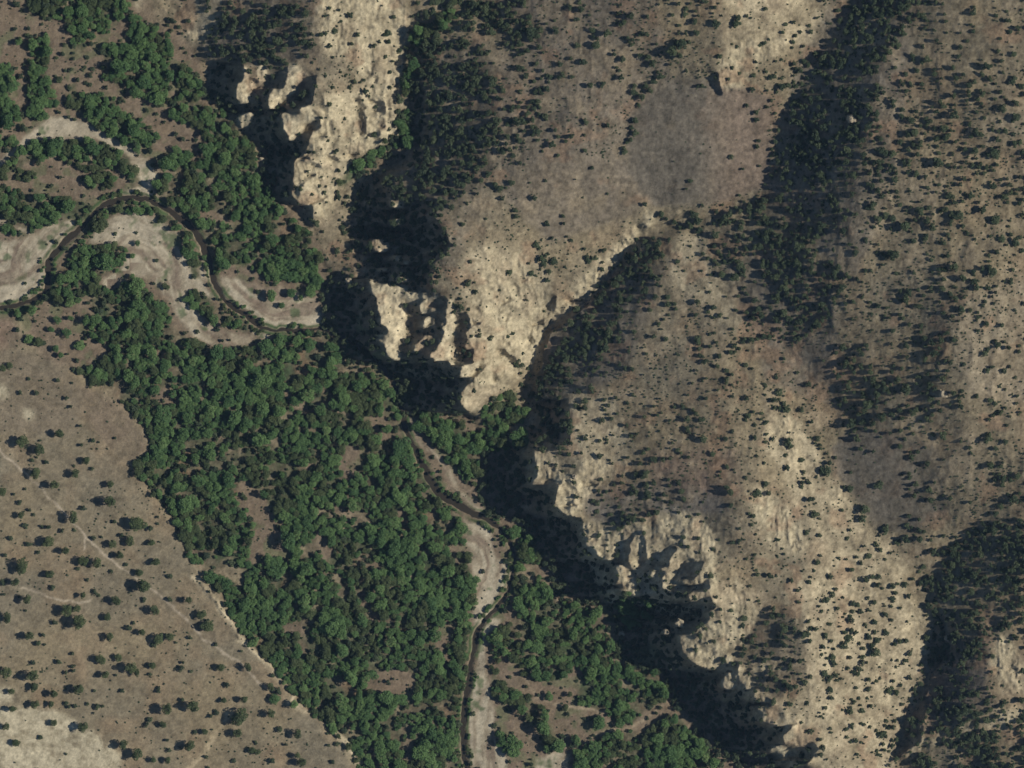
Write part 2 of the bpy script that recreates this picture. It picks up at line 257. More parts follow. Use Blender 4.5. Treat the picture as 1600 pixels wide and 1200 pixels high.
VALLEYS = [
[(735,-120,95),(735,0,75),(700,22,66),(655,50,56),(645,90,48),(640,150,38),(640,210,26),(600,240,18),(560,270,10),(535,310,4),(512,380,0)],
[(1500,-120,230),(1440,0,200),(1330,55,170),(1250,130,145),(1220,200,128),(1190,290,112),(1085,345,96),(1000,370,72),(965,405,62),(905,475,44),(860,505,34),(838,550,22),(815,600,12),(775,660,5),(755,700,2)],
[(1360,1330,25),(1385,1200,45),(1415,1130,60),(1445,1070,75),(1456,1000,88),(1440,930,98),(1420,890,104),(1340,790,116),(1290,700,124),(1220,580,130),(1150,490,128),(1105,400,116)],
]
SPOTS = [(1550,480,90,260),(1590,150,90,270),(930,200,60,150)]
# (colour, weight, polygon)
COVER = [
((.20,.17,.13),.8,[(330,0),(500,0),(500,90),(400,100),(320,90)]),
((.20,.17,.125),.8,[(640,60),(760,60),(790,200),(760,300),(710,420),(640,440),(560,380),(620,280)]),
((.215,.18,.135),.8,[(780,0),(1000,0),(1050,150),(1000,330),(860,380),(780,300)]),
((.165,.145,.115),1,[(985,170),(1060,120),(1110,130),(1120,200),(1100,300),(1020,320),(980,260)]),
((.215,.165,.125),.7,[(1110,130),(1220,150),(1200,280),(1120,320),(1100,200)]),
((.19,.165,.13),.7,[(1240,120),(1340,0),(1450,0),(1400,280),(1330,450),(1200,300)]),
((.17,.148,.112),1,[(1300,700),(1330,670),(1400,680),(1460,700),(1480,800),(1440,830),(1370,830),(1310,740)]),
((.20,.17,.13),.7,[(1120,380),(1300,420),(1320,640),(1200,600)]),
((.19,.165,.13),.7,[(840,540),(980,420),(1040,420),(980,580),(880,640)]),
((.17,.15,.125),.8,[(900,760),(1000,750),(1120,760),(1150,800),(1000,815),(930,830)]),
((.22,.16,.12),.6,[(1000,700),(1150,700),(1160,780),(1020,760)]),
((.23,.18,.125),.8,[(120,600),(180,620),(235,690),(220,730),(170,700),(130,650)]),
((.225,.185,.13),.8,[(0,520),(100,560),(130,620),(120,680),(0,670)]),
((.26,.185,.135),.8,[(0,490),(20,500),(30,540),(0,560)]),
((.19,.165,.12),.6,[(1130,970),(1200,950),(1260,980),(1250,1070),(1200,1090),(1150,1040)]),
((.17,.145,.115),.85,[(1440,1000),(1545,990),(1545,1080),(1560,1100),(1450,1150)]),
((.33,.275,.195),.5,[(1500,470),(1560,440),(1600,420),(1600,640),(1520,620),(1490,560)]),
]
DENSITY = [
(0.5,[(1450,1000),(1550,1000),(1560,1090),(1600,1130),(1500,1150),(1440,1165)]),
(0.2,[(1430,0),(1600,0),(1600,450),(1500,470),(1400,470),(1400,250)]),
(0.4,[(760,60),(860,60),(850,200),(780,260)]),
(0.35,[(850,600),(960,560),(960,700),(920,760),(880,690)]),
(0.8,[(835,610),(900,610),(900,700),(830,700)]),
(0.6,[(920,880),(1120,940),(1100,980),(1060,1000),(960,970)]),
(0.36,[(1250,110),(1300,60),(1340,20),(1380,0),(1440,0),(1430,40),(1400,80),(1390,130),(1370,180),(1400,240),(1380,280),(1370,350),(1350,400),(1330,470),(1300,430),(1270,380),(1230,330),(1200,300),(1220,230),(1235,160)]),
(0.75,[(1250,110),(1300,60),(1340,20),(1420,0),(1400,60),(1365,130),(1350,200),(1340,300),(1200,310),(1220,230),(1235,160)]),
(0.8,[(1480,860),(1530,820),(1600,800),(1600,1000),(1550,990),(1530,1030),(1490,1050),(1465,1040),(1455,960),(1430,930),(1420,915),(1440,905),(1470,910)]),
(0.9,[(1430,1190),(1500,1145),(1600,1130),(1600,1200),(1400,1200)]),
(0.8,[(640,80),(720,60),(760,90),(780,180),(760,260),(700,310),(640,330),(610,300),(640,260),(650,200),(650,150)]),
(1.2,[(555,300),(600,270),(680,315),(705,390),(675,445),(600,445),(560,400)]),
(0.62,[(850,540),(900,490),(960,430),(1000,380),(1040,370),(1030,440),(960,520),(930,590),(900,620),(850,610)]),
(0.42,[(1090,350),(1150,320),(1200,310),(1300,400),(1330,480),(1280,520),(1300,560),(1240,520),(1180,500),(1140,460),(1110,420)]),
(0.3,[(1330,540),(1480,540),(1490,620),(1470,680),(1330,690),(1300,640)]),
(0.8,[(320,40),(380,10),(470,10),(490,90),(400,100),(330,90)]),
(0.35,[(900,740),(1020,740),(1050,800),(960,840),(910,820)]),
(0.38,[(1130,960),(1230,940),(1270,980),(1260,1070),(1200,1100),(1150,1040)]),
(0.9,[(640,65),(740,0),(740,30),(690,60),(655,90),(648,215),(560,280),(530,290),(600,225),(625,170)]),
(0.9,[(700,0),(830,0),(840,60),(760,60)]),
(0.012,[(990,170),(1060,130),(1110,150),(1200,180),(1190,300),(1100,330),(1020,320),(980,260)]),
(0.02,[(800,270),(900,250),(1000,240),(1000,330),(930,380),(830,370)]),
(0.03,[(870,130),(980,120),(990,250),(900,270),(860,200)]),
(0.02,[(1305,700),(1340,680),(1420,690),(1430,820),(1380,820),(1310,740)]),
(0.05,[(1440,700),(1540,700),(1560,800),(1440,820)]),
(0.02,[(1180,760),(1210,770),(1240,810),(1265,850),(1250,870),(1210,860),(1185,830)]),
(0.04,[(735,480),(760,400),(815,400),(870,490),(838,560),(800,590),(745,650)]),
(0.03,[(720,330),(830,370),(830,400),(760,400),(720,460)]),
(0.04,[(1240,560),(1300,560),(1310,680),(1260,660)]),
(0.22,[(1230,900),(1300,860),(1420,930),(1450,1000),(1400,1150),(1280,1200),(1250,1100)]),
(0.05,[(560,60),(620,60),(620,200),(570,160)]),
]
VALLEY_TREES = [(424,462,11),(455,458,8),(470,465,6),(440,477,5),(50,485,8),(28,490,7),(90,500,6),(110,497,5),(80,515,6),(60,535,8),(45,530,7),(87,545,7),(125,540,8),(105,520,7),(135,500,8),(95,555,6),(5,575,6),(15,572,5),(125,580,8),(108,153,6),(93,125,6),(260,448,7),(207,400,6),(215,380,5),(890,1085,6),(883,1105,7),(858,1088,7),(900,1155,9),(935,1130,12),(365,797,6),(395,820,7),(385,797,5),(383,778,4),(605,670,9),(625,778,12),(215,448,13),(190,105,14),(210,205,14),(165,410,14),(240,90,12),(225,130,12),(620,778,9),(430,1092,8),(460,1100,7)]
FLAT_BUSHES = [(35,690,10),(62,703,8),(93,677,7),(50,719,4),(73,722,5),(135,719,6),(56,739,9),(118,740,8),(86,757,8),(4,768,7),(22,772,3),(173,757,7),(172,783,10),(31,785,4),(33,805,6),(131,794,5),(115,808,9),(215,818,13),(179,815,4),(247,808,3),(246,818,3),(40,821,5),(17,841,5),(45,850,5),(76,847,9),(103,860,7),(147,841,4),(176,850,8),(203,845,7),(237,848,6),(188,867,6),(35,885,11),(131,877,8),(152,879,7),(244,878,7),(197,882,4),(174,893,4),(218,894,6),(78,897,7),(8,867,5),(60,863,4),(25,909,7),(79,901,4),(82,918,5),(43,936,7),(130,930,6),(148,925,5),(225,914,11),(182,938,9),(105,953,9),(120,951,6),(168,964,6),(125,972,11),(225,937,5),(242,953,9),(295,937,6),(315,960,7),(325,978,10),(202,981,5),(209,973,4),(222,988,6),(12,965,9),(46,993,7),(68,992,4),(60,1005,5),(172,995,7),(248,998,9),(265,995,8),(337,1007,5),(241,1007,5),(158,1030,8),(185,1027,6),(205,1043,9),(214,1050,6),(238,1040,6),(165,1054,6),(92,1034,5),(52,1035,5),(103,1051,4),(115,1048,4),(10,1050,10),(52,1055,9),(54,1073,8),(85,1083,7),(123,1076,8),(18,1080,6),(55,1100,6),(80,1100,6),(108,1104,4),(152,1104,5),(283,1044,5),(299,1049,3),(345,1042,8),(388,1042,7),(355,1070,5),(248,1080,4),(191,1079,4),(262,1107,9),(303,1103,10),(285,1093,4),(350,1094,6),(382,1092,7),(338,1113,5),(255,1132,6),(85,1129,6),(130,1135,7),(20,1107,6),(320,1143,6),(297,1165,9),(193,1163,9),(215,1178,9),(240,1187,6),(262,1187,6),(375,1120,13),(372,1145,7),(265,1172,5),(10,1135,6),(25,1160,6),(63,1152,4),(395,1172,6),(423,1073,6),(424,1115,7),(437,1140,5),(465,1146,8),(465,1180,6),(425,1188,5),(400,1160,4),(403,1175,6),(472,1190,7),(520,1190,5),(115,92,4),(100,70,4),(145,108,4),(102,110,3),(45,45,4),(25,107,5),(122,125,5),(135,130,4),(66,38,3),(22,195,4),(230,173,4),(245,178,4),(275,210,5),(62,210,3),(215,243,3),(200,418,3),(245,407,4),(240,443,3),(180,365,4),(340,515,5),(348,532,4)]
HILL_BUSHES = [(1062,88,7),(1022,128,5),(1015,142,5),(1003,152,6),(998,165,5),(992,188,6),(987,200,5),(992,208,7),(980,222,5),(976,238,5),(1240,100,5),(1090,345,9),(1084,335,8),(1078,352,7),(1092,360,7),(830,48,9),(868,48,6),(908,15,7),(925,47,6),(948,52,8),(931,70,8),(985,25,7),(973,92,5),(970,121,6),(922,133,6),(942,132,6),(1012,90,5),(810,190,9),(852,182,6),(915,190,6),(893,213,6),(862,226,6),(1028,113,5),(1050,80,10),(1065,70,9),(1032,120,6),(1008,135,6),(1118,37,8),(1150,37,8),(1185,220,4),(1143,245,5),(1079,283,4),(1182,187,5),(985,218,6),(975,232,4),(875,100,6),(838,100,5),(835,309,6),(880,338,4),(855,350,5),(881,349,4),(943,391,5),(850,413,6),(838,383,5),(1033,335,7),(1090,532,8),(1090,472,5),(1115,480,6),(1376,652,8),(1356,632,9),(1330,662,10),(1350,642,6),(1415,610,9),(1388,612,6),(1473,681,8),(1424,715,6),(1449,725,6),(1420,740,5),(1421,747,4),(1328,764,9),(1373,758,7),(1428,775,6),(1451,765,7),(1350,796,8),(1347,810,8),(1383,828,8),(1420,806,5),(1436,812,5),(1435,828,5),(1415,843,8),(1436,843,7),(1543,685,7),(1571,690,5),(1556,701,5),(1547,728,6),(1555,750,5),(1567,748,6),(1583,780,8),(1515,785,5),(1290,735,9),(1232,690,8),(1252,640,6),(1228,640,7),(1110,900,6),(1448,93,6),(1490,180,8),(1478,215,7),(1462,218,6),(1535,147,7),(1513,143,6),(1565,170,8),(1588,183,8),(1523,237,7),(1552,236,6),(1465,255,10),(1433,241,6),(1535,328,8),(1555,343,9),(1395,398,10),(1490,417,9),(1550,425,8),(1523,440,7),(1502,484,7),(1420,457,6),(1415,470,7),(1470,533,6),(1413,354,9),(1383,337,6),(1437,330,8)]
TREE_MARKS = [(225,310,"the river bend's top"),(75,420,"the lowest gravel bar"),(165,410,"the tree island in the point bar"),(370,540,"the gravel loop's foot"),(330,430,"the long river curve"),(240,90,"the upper woodland block"),(60,120,"the upper meadow clump"),(190,200,"the upper meadow path"),(400,330,"the wood below the pale rib"),(350,340,"the bare slot in the wood"),(200,580,"the terrace corner"),(225,720,"the notch in the wood's edge"),(300,870,"the wood's western edge bend"),(410,1000,"the terrace rim"),(460,1080,"the rim's pale tip"),(420,820,"the long brown clearing"),(530,800,"the short brown clearing"),(505,855,"the crescent clearing"),(500,640,"the pale woodland path"),(600,700,"the brown riverside strip"),(690,770,"the narrow river elbow"),(575,950,"the pinkish clearing"),(615,1070,"the thorny clearing"),(695,1005,"the bare riverside slot"),(600,1150,"the wood's southern tip"),(700,700,"the bank wood under the dark cliff"),(790,660,"the grove at the gorge mouth"),(780,900,"the broad gravel wash"),(850,1000,"the wood east of the river"),(900,1100,"the brown glade"),(1000,1080,"the wood under the southern cliff"),(1000,1170,"the footpath fork"),(840,1130,"the curved tree belt"),(630,150,"the pale rib's gully"),(700,20,"the gully head"),(400,620,"the middle of the wood"),(340,960,"the scrubby wood corner"),(480,740,"the tiny pale glade"),(680,1120,"the straight river reach"),(350,500,"the island willow strip")]
BUSH_MARKS = [(135,840,"the dirt track junction"),(35,690,"the bush beside the track's entry"),(215,818,"the biggest bush of the flat"),(120,940,"the curved pale rut"),(250,998,"the twin bush of the flat"),(100,1080,"the pale scree edge"),(205,1043,"the mid flat"),(375,1120,"the head of the pale wash"),(300,1180,"the mouth of the pale wash"),(330,960,"the terrace rim"),(450,1130,"the rim's pale tip"),(100,100,"the upper meadow"),(240,420,"the river's point bar"),(400,60,"the grey slope by the first cliff"),(570,100,"the pale rib"),(700,150,"the shaded gully wall"),(640,370,"the broken dark slope"),(780,30,"the bushy gully head"),(930,80,"the plateau top"),(900,220,"the bare plateau"),(800,450,"the pale central crag"),(890,400,"the pale gorge lip"),(900,560,"the dark gorge wall"),(1080,420,"the spur's pale nose"),(1050,90,"the bushy hollow"),(1100,230,"the grey burnt patch"),(1180,90,"the pale rocky knob"),(1300,100,"the dark hillside's top"),(1260,240,"the dark hillside's foot"),(1331,186,"the lone pale boulder"),(1330,330,"the dark hillside's lower fringe"),(1480,100,"the eastern upland"),(1550,200,"the eastern spur"),(1480,300,"the striped slope"),(1420,440,"the eastern hollow"),(1560,480,"the pale eastern crest"),(1200,400,"the saddle"),(1250,520,"the grassy shoulder"),(1474,614,"the white stone"),(1350,650,"the bush row over the grey patch"),(1370,760,"the smooth grey patch"),(1520,720,"the eastern grassy bowl"),(1230,660,"the pale knoll"),(1220,810,"the bright bare shoulder"),(1000,640,"the broad brown spur"),(950,790,"the grey ledge"),(1080,740,"the reddish slope"),(1050,850,"the white rock fins"),(1200,1020,"the dark hollow"),(1300,930,"the speckled pale slope"),(1380,1050,"the pale slope's crest"),(1300,1140,"the pale slope's foot"),(1500,900,"the dark eastern thicket"),(1560,900,"the thicket's heart"),(1500,1060,"the deep eastern gully"),(1570,1040,"the bright eastern outcrop"),(1550,1170,"the bottom thicket"),(1410,900,"the ravine head")]
BOULDERS = [(1331,186,7,"lone pale boulder amid the dense dark bushes of the hillside"),(545,440,6,"white block in the cliff shade beside the river wood"),(1062,973,6,"cream boulder standing clear of the shade above the southern cliff"),(1040,987,4.5,"small pale boulder in the shade left of the cream one"),(972,989,5,"tiny pale boulder at the edge of the woodland"),(669,146,4,"small pale stone in the shaded gully wall"),(1474,614,6,"white upright stone on the eastern slope"),(898,745,4,"pale block in the dark notch of the crag"),(409,249,4,"pale block at the foot of the first cliff"),(1480,997,4,"pale stone in the dark eastern ravine"),(233,39,4,"whitish stone between the upper wood and the hill")]

BARE = [[(985,170),(1060,120),(1110,130),(1200,150),(1200,290),(1100,320),(1020,320),(980,260)],[(1300,700),(1330,670),(1400,680),(1440,760),(1440,830),(1370,830),(1310,740)],[(790,260),(900,240),(1000,260),(1000,330),(940,380),(830,370)],[(1180,760),(1210,770),(1240,810),(1265,850),(1250,870),(1210,860),(1185,830)]]
BOTTOM_SCREE = [(-200,1040),(220,1040),(220,1400),(-200,1400)]

BOTTOM_PALE = [[(0,1095),(50,1108),(100,1118),(150,1148),(188,1180),(195,1200),(0,1200)],[(0,1065),(15,1075),(15,1095),(0,1110)],[(0,600),(14,605),(16,622),(0,634)],[(36,642),(50,642),(52,652),(40,655)]]

SAND_LINES = [([(30,236),(48,216),(80,192),(110,190),(145,204),(170,220),(205,236),(228,255),(240,280)],11),([(0,262),(12,248),(26,234)],9),([(0,345),(20,350),(60,372),(100,352)],4),([(335,440),(355,470),(385,498),(420,508),(495,500)],4),([(600,655),(640,690),(652,720),(680,760),(705,790)],0.1)]

def _arc(pts, step, r):
    out = []
    for (a, b), (c, e) in zip(pts[:-1], pts[1:]):
        n = max(1, int(((c - a) ** 2 + (e - b) ** 2) ** .5 / step))
        for k in range(n): out.append((a + (c - a) * k / n, b + (e - b) * k / n, r + 1.5 * ((k * 37 + int(a)) % 5 - 2) / 2))
    return out
GREEN_ARC = _arc([(8,264),(20,248),(34,234),(60,228),(95,230),(130,234),(160,238),(185,248),(200,264),(210,284)], 9, 7) + _arc([(118,392),(135,370),(152,350),(172,332)], 8, 5) + _arc([(296,372),(305,395),(310,420)], 7, 4)


HAZE = 9.0e-6
# ------------------------------------------------------------------ grid and noise helpers
M = 120                       # margin round the photo, px
ST = 1.6                      # grid step, px
NX = int((1600 + 2 * M) / ST) + 1
NY = int((1200 + 2 * M) / ST) + 1
gxs = -M + np.arange(NX) * ST
gys = -M + np.arange(NY) * ST
GX, GY = np.meshgrid(gxs, gys)

def vnoise(X, Y, scale, seed):
    r = np.random.RandomState(seed)
    T = r.rand(256, 256).astype(np.float32)
    u = X / scale + 1000.37; v = Y / scale + 1000.71
    iu = np.floor(u).astype(np.int64); iv = np.floor(v).astype(np.int64)
    fu = u - iu; fv = v - iv
    fu = fu * fu * fu * (fu * (6 * fu - 15) + 10); fv = fv * fv * fv * (fv * (6 * fv - 15) + 10)
    a = T[iv & 255, iu & 255]; b = T[iv & 255, (iu + 1) & 255]
    c = T[(iv + 1) & 255, iu & 255]; d = T[(iv + 1) & 255, (iu + 1) & 255]
    return (a * (1 - fu) + b * fu) * (1 - fv) + (c * (1 - fu) + d * fu) * fv * 1.0

def fbm(X, Y, scale, octv=4, seed=1, gain=0.5):
    s = 0; amp = 1; tot = 0
    for k in range(octv):
        s = s + amp * (vnoise(X, Y, scale / 2 ** k, seed + 17 * k) * 2 - 1)
        tot += amp; amp *= gain
    return s / tot * 1.5

def ridged(X, Y, scale, octv=4, seed=1):
    s = 0; amp = 1; tot = 0
    for k in range(octv):
        s = s + amp * (1 - np.abs(vnoise(X, Y, scale / 2 ** k, seed + 13 * k) * 2 - 1) * 1.6)
        tot += amp; amp *= 0.5
    return s / tot

WX = GX + 2.2 * fbm(GX, GY, 14, 3, 11)
WY = GY + 2.2 * fbm(GX, GY, 14, 3, 12)

def raster(poly, X=None, Y=None, out=None):
    X = WX if X is None else X; Y = WY if Y is None else Y
    m = np.zeros(X.shape, bool) if out is None else out
    P = np.array(poly, float)
    x0, y0 = P.min(0) - 8; x1, y1 = P.max(0) + 8
    j0 = max(0, int((x0 + M) / ST)); j1 = min(NX, int((x1 + M) / ST) + 2)
    i0 = max(0, int((y0 + M) / ST)); i1 = min(NY, int((y1 + M) / ST) + 2)
    if j1 <= j0 or i1 <= i0: return m
    xx = X[i0:i1, j0:j1]; yy = Y[i0:i1, j0:j1]
    ins = np.zeros(xx.shape, bool)
    n = len(P)
    for k in range(n):
        xa, ya = P[k]; xb, yb = P[(k + 1) % n]
        if ya == yb: continue
        c = ((ya > yy) != (yb > yy)) & (xx < (xb - xa) * (yy - ya) / (yb - ya) + xa)
        ins ^= c
    m[i0:i1, j0:j1] |= ins
    return m

def rmask(polys, **k):
    m = np.zeros(GX.shape, bool)
    for p in polys: raster(ext(p), out=m, **k)
    return m

def ext(p):
    """polygons that touch the photo's border run on into the margin"""
    q = []
    for x, y in p:
        if x <= 0: x = -M - 20
        if x >= 1600: x = 1600 + M + 20
        if y <= 0: y = -M - 20
        if y >= 1200: y = 1200 + M + 20
        q.append((x, y))
    return q

def blur(a, r):
    a = a.astype(np.float32); n = max(1, int(round(r / ST)))
    for _ in range(2):
        for ax in (0, 1):
            p = np.pad(a, [(n + 1, n) if k == ax else (0, 0) for k in (0, 1)], mode='edge')
            c = np.cumsum(p, axis=ax, dtype=np.float64)
            if ax == 0: a = ((c[2 * n + 1:] - c[:-2 * n - 1]) / (2 * n + 1)).astype(np.float32)
            else: a = ((c[:, 2 * n + 1:] - c[:, :-2 * n - 1]) / (2 * n + 1)).astype(np.float32)
    return a

def dist_line(pts, maxd=60):
    """distance to a polyline, and interpolated value of the third coordinate"""
    D = np.full(GX.shape, 1e9, np.float32); V = np.zeros(GX.shape, np.float32)
    for a, b in zip(pts[:-1], pts[1:]):
        x0 = min(a[0], b[0]) - maxd; x1 = max(a[0], b[0]) + maxd
        y0 = min(a[1], b[1]) - maxd; y1 = max(a[1], b[1]) + maxd
        j0 = max(0, int((x0 + M) / ST)); j1 = min(NX, int((x1 + M) / ST) + 2)
        i0 = max(0, int((y0 + M) / ST)); i1 = min(NY, int((y1 + M) / ST) + 2)
        if j1 <= j0 or i1 <= i0: continue
        xx = WX[i0:i1, j0:j1]; yy = WY[i0:i1, j0:j1]
        dx = b[0] - a[0]; dy = b[1] - a[1]
        t = np.clip(((xx - a[0]) * dx + (yy - a[1]) * dy) / (dx * dx + dy * dy + 1e-9), 0, 1)
        d = np.hypot(xx - a[0] - t * dx, yy - a[1] - t * dy)
        sub = D[i0:i1, j0:j1]; w = d < sub
        sub[w] = d[w]
        if len(a) > 2:
            vv = a[2] + t * (b[2] - a[2]); V[i0:i1, j0:j1][w] = vv[w]
    return D, V

# ------------------------------------------------------------------ masks
floor_m = rmask([FLOODPLAIN])
terr_m = rmask([TERRACE])
flat_m = floor_m | terr_m
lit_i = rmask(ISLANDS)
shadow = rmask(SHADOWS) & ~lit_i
# thin dark specks removed
shadow = (blur(shadow, 1.6) > 0.5)
# crevices between the rock fins: narrow slots wherever pale rock stands close to a cliff
U = GX - 0.25 * (GY - 600) * (GX > 880) + 7 * fbm(GX, GY, 38, 3, 21)
crev = np.abs(vnoise(U, GY * 0.30, 11, 23) - .5) < .062
crev2 = np.abs(vnoise(U, GY * 0.22, 7, 27) - .5) < .05
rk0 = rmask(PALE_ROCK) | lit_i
nearc = blur(shadow, 14)
crev = rk0 & ~lit_i & ~rmask([BOTTOM_SCREE, [(900,790),(1130,790),(1130,960),(900,960)]]) & ((crev & (nearc > .06)) | (crev2 & (vnoise(GX, GY, 60, 29) > .52) & (blur(rk0, 3) > .9)))
shadow = shadow | (crev & (vnoise(GX, GY, 16, 28) > .42))
WX2 = GX + 5 * fbm(GX, GY, 22, 4, 13); WY2 = GY + 5 * fbm(GX, GY, 22, 4, 14)
forest = rmask(FOREST, X=WX2, Y=WY2) & ~rmask(CLEARINGS, X=WX2, Y=WY2)
rock = rk0
rock_soft = blur(rock, 5)
gravel = rmask(GRAVEL)
near_sand = np.zeros(GX.shape, bool)
for ln, wd in SAND_LINES:
    dl = dist_line(ln)[0]; gravel |= dl < wd * .5; near_sand |= dl < wd * .5 + 3.5
forest &= ~gravel
Driv, Vriv = dist_line(RIVER)
Vriv = Vriv * (0.88 + 0.35 * fbm(GX, GY, 30, 2, 15))
river_m = Driv < Vriv * 0.5 + 1.0
Dtrk, Vtrk = np.full(GX.shape, 1e9), 0
for t in TRACKS: Dtrk = np.minimum(Dtrk, dist_line(t)[0])
Dedge = dist_line(TERRACE_EDGE)[0]
forest &= ~((Dedge < 7) & terr_m)
Dwash = dist_line(WASH)[0]
Dpath = np.full(GX.shape, 1e9)
for t in VALLEY_PATHS: Dpath = np.minimum(Dpath, dist_line(t)[0])

# ------------------------------------------------------------------ relief, px units: solved from slopes, valley lines and where the shade falls
gxz = np.zeros(GX.shape, np.float32); gyz = np.zeros(GX.shape, np.float32)
for g, h, poly in SLOPES:
    m = raster(ext(poly)); gxz[m] = g; gyz[m] = h
gxz = blur(gxz, 10); gyz = blur(gyz, 10)
rk_h = blur(rk0 & ~flat_m, 2)
gxz = gxz * (1 - rk_h) + rk_h * np.minimum(gxz, -0.30)
gxz = gxz + 0.10 * fbm(GX, GY, 60, 3, 5)
wx = np.ones(GX.shape, np.float32); wy = np.full(GX.shape, 0.35, np.float32)
gxz[lit_i] = -0.3
gxz[shadow] = TAN * 1.03; gyz[shadow] = 0
wx[shadow] = 60.0; wy[shadow] = 0.01
wc = np.zeros(GX.shape, np.float32); zc = np.zeros(GX.shape, np.float32)
zt = np.clip((blur(terr_m, 6)), 0, 1) * (7 + np.clip((GY - GX * 0.6 - 600) / 40, 0, 20))
fl = flat_m & ~shadow
wc[fl] = 0.5; zc[fl] = zt[fl]
for line in VALLEYS:
    D, V = dist_line(line, 20)
    m = (D < 4) & ~shadow & ~fl
    wc[m] = 0.25; zc[m] = V[m]
for x, y, r, z in SPOTS:
    m = np.hypot(GX - x, GY - y) < r
    wc[m] = 0.0005; zc[m] = z

def cg(z, gx, gy, wx, wy, wc, zc, h, iters):
    Wx = wx[:, 1:]; Wy = wy[1:, :]
    def grad_t(ax, ay):
        r = np.zeros_like(z)
        r[:, 1:] += ax; r[:, :-1] -= ax
        r[1:, :] += ay; r[:-1, :] -= ay
        return r
    def A(v): return grad_t(Wx * (v[:, 1:] - v[:, :-1]), Wy * (v[1:, :] - v[:-1, :])) + wc * v + 1e-6 * v
    b = grad_t(Wx * (gx[:, 1:] * h), Wy * (gy[1:, :] * h)) + wc * zc
    dg = wc + 1e-6
    dg = dg.copy(); dg[:, 1:] += Wx; dg[:, :-1] += Wx; dg[1:, :] += Wy; dg[:-1, :] += Wy
    r = b - A(z); s = r / dg; p = s.copy(); rs = (r * s).sum()
    for _ in range(iters):
        Ap = A(p); al = rs / (p * Ap).sum()
        z = z + al * p; r = r - al * Ap; s = r / dg
        rn = (r * s).sum()
        if rn < 1e-6: break
        p = s + rn / rs * p; rs = rn
    return z

def up(a, shape):
    i = np.linspace(0, a.shape[0] - 1, shape[0]); j = np.linspace(0, a.shape[1] - 1, shape[1])
    i0 = np.clip(i.astype(int), 0, a.shape[0] - 2); j0 = np.clip(j.astype(int), 0, a.shape[1] - 2)
    fi = (i - i0)[:, None]; fj = (j - j0)[None, :]
    return (a[i0][:, j0] * (1 - fi) * (1 - fj) + a[i0 + 1][:, j0] * fi * (1 - fj) + a[i0][:, j0 + 1] * (1 - fi) * fj + a[i0 + 1][:, j0 + 1] * fi * fj)

hillw = np.clip(1 - blur(flat_m & ~shadow, 5), 0, 1)
steep = np.clip(blur(shadow, 4) + rock_soft, 0, 1)
# relief texture goes into the slopes that are solved for, so that it never breaks the crests
NZ = hillw * (3.0 * fbm(GX, GY, 80, 4, 31) + 2.6 * (ridged(GX + 8 * fbm(GX, GY, 40, 2, 9), GY * 0.7, 42, 4, 41) - 0.5))
NZ = NZ * (1 - .75 * blur(rmask(BARE), 6))
NZ = NZ + hillw * steep * (3.2 * (ridged(GX + 3 * fbm(GX, GY, 20, 2, 19), GY * 0.35, 15, 3, 51) - 0.5) + 1.3 * fbm(GX, GY, 6, 2, 52))
NZ = NZ + (1 - hillw) * 0.5 * fbm(GX, GY, 50, 3, 61) + 0.35 * fbm(GX, GY, 10, 2, 62)
gnx = np.zeros_like(NZ); gny = np.zeros_like(NZ)
gnx[:, 1:] = (NZ[:, 1:] - NZ[:, :-1]) / ST; gny[1:, :] = (NZ[1:, :] - NZ[:-1, :]) / ST
gxz = gxz + np.where(shadow, 0, gnx); gyz = gyz + np.where(shadow, 0, gny)
Z = None
for lev, it in ((8, 900), (4, 600), (2, 500), (1, 500)):
    if lev > 1:
        sw = blur(shadow, ST * lev / 2.0)[::lev, ::lev]
        bl = [blur(a, ST * lev / 2.0)[::lev, ::lev].astype(np.float64) for a in (gxz * wx, gyz * wy, wx, wy, wc, zc * wc)]
        g1, g2, w1, w2, w3, zw = bl
        g1 = g1 / w1; g2 = g2 / w2
        z3 = np.where(w3 > 1e-5, zw / np.maximum(w3, 1e-5), 0)
        w3 = np.where(w3 > 1e-5, w3, 0) * lev * lev
    else:
        g1, g2, w1, w2, w3, z3 = [a.astype(np.float64) for a in (gxz, gyz, wx, wy, wc, zc)]
    z0 = np.zeros(g1.shape) if Z is None else up(Z, g1.shape)
    Z = cg(z0, g1, g2, w1, w2, w3, z3, ST * lev, it)
# carve the shaded runs into cliffs row by row
P3 = 2.2 + 0.8 * fbm(GX, GY, 22, 2, 88)
Zc = Z.copy()
for i in range(NY):
    s = shadow[i]; d = np.diff(np.concatenate(([0], s.astype(np.int8), [0])))
    for a, b in zip(np.where(d == 1)[0], np.where(d == -1)[0]):
        if b - a < 2: continue
        a0 = max(a - 1, 0); b0 = min(b, NX - 1)
        L = (b0 - a0) * ST
        za, zb = Z[i, a0], Z[i, b0]
        t = (np.arange(a0, b0 + 1) - a0) / (b0 - a0)
        Zc[i, a0:b0 + 1] = za + (zb - za) * t - max(zb - za, 4) * (t - t ** P3[i, (a0 + b0) // 2]) * min(1, L / 14.0)
n_edge = fbm(GX, GY, 8, 2, 64)
inn = blur(shadow, 2) > 0.93
Zc = np.where(inn, blur(Zc, 3) + 1.5 * fbm(GX, GY, 12, 3, 53), Zc)
Zc = np.where(floor_m & shadow, np.maximum(Zc, -1), Zc)
Zc = Zc + 1.6 * np.clip(1 - Dedge / 5, 0, 1) * (1 + n_edge)
bank = np.clip((Vriv * 0.5 + 2.5 - Driv) / 4, 0, 1)
Zc = Zc * (1 - bank) + bank * (-2.6)
HZ = Zc.astype(np.float64)     # px units

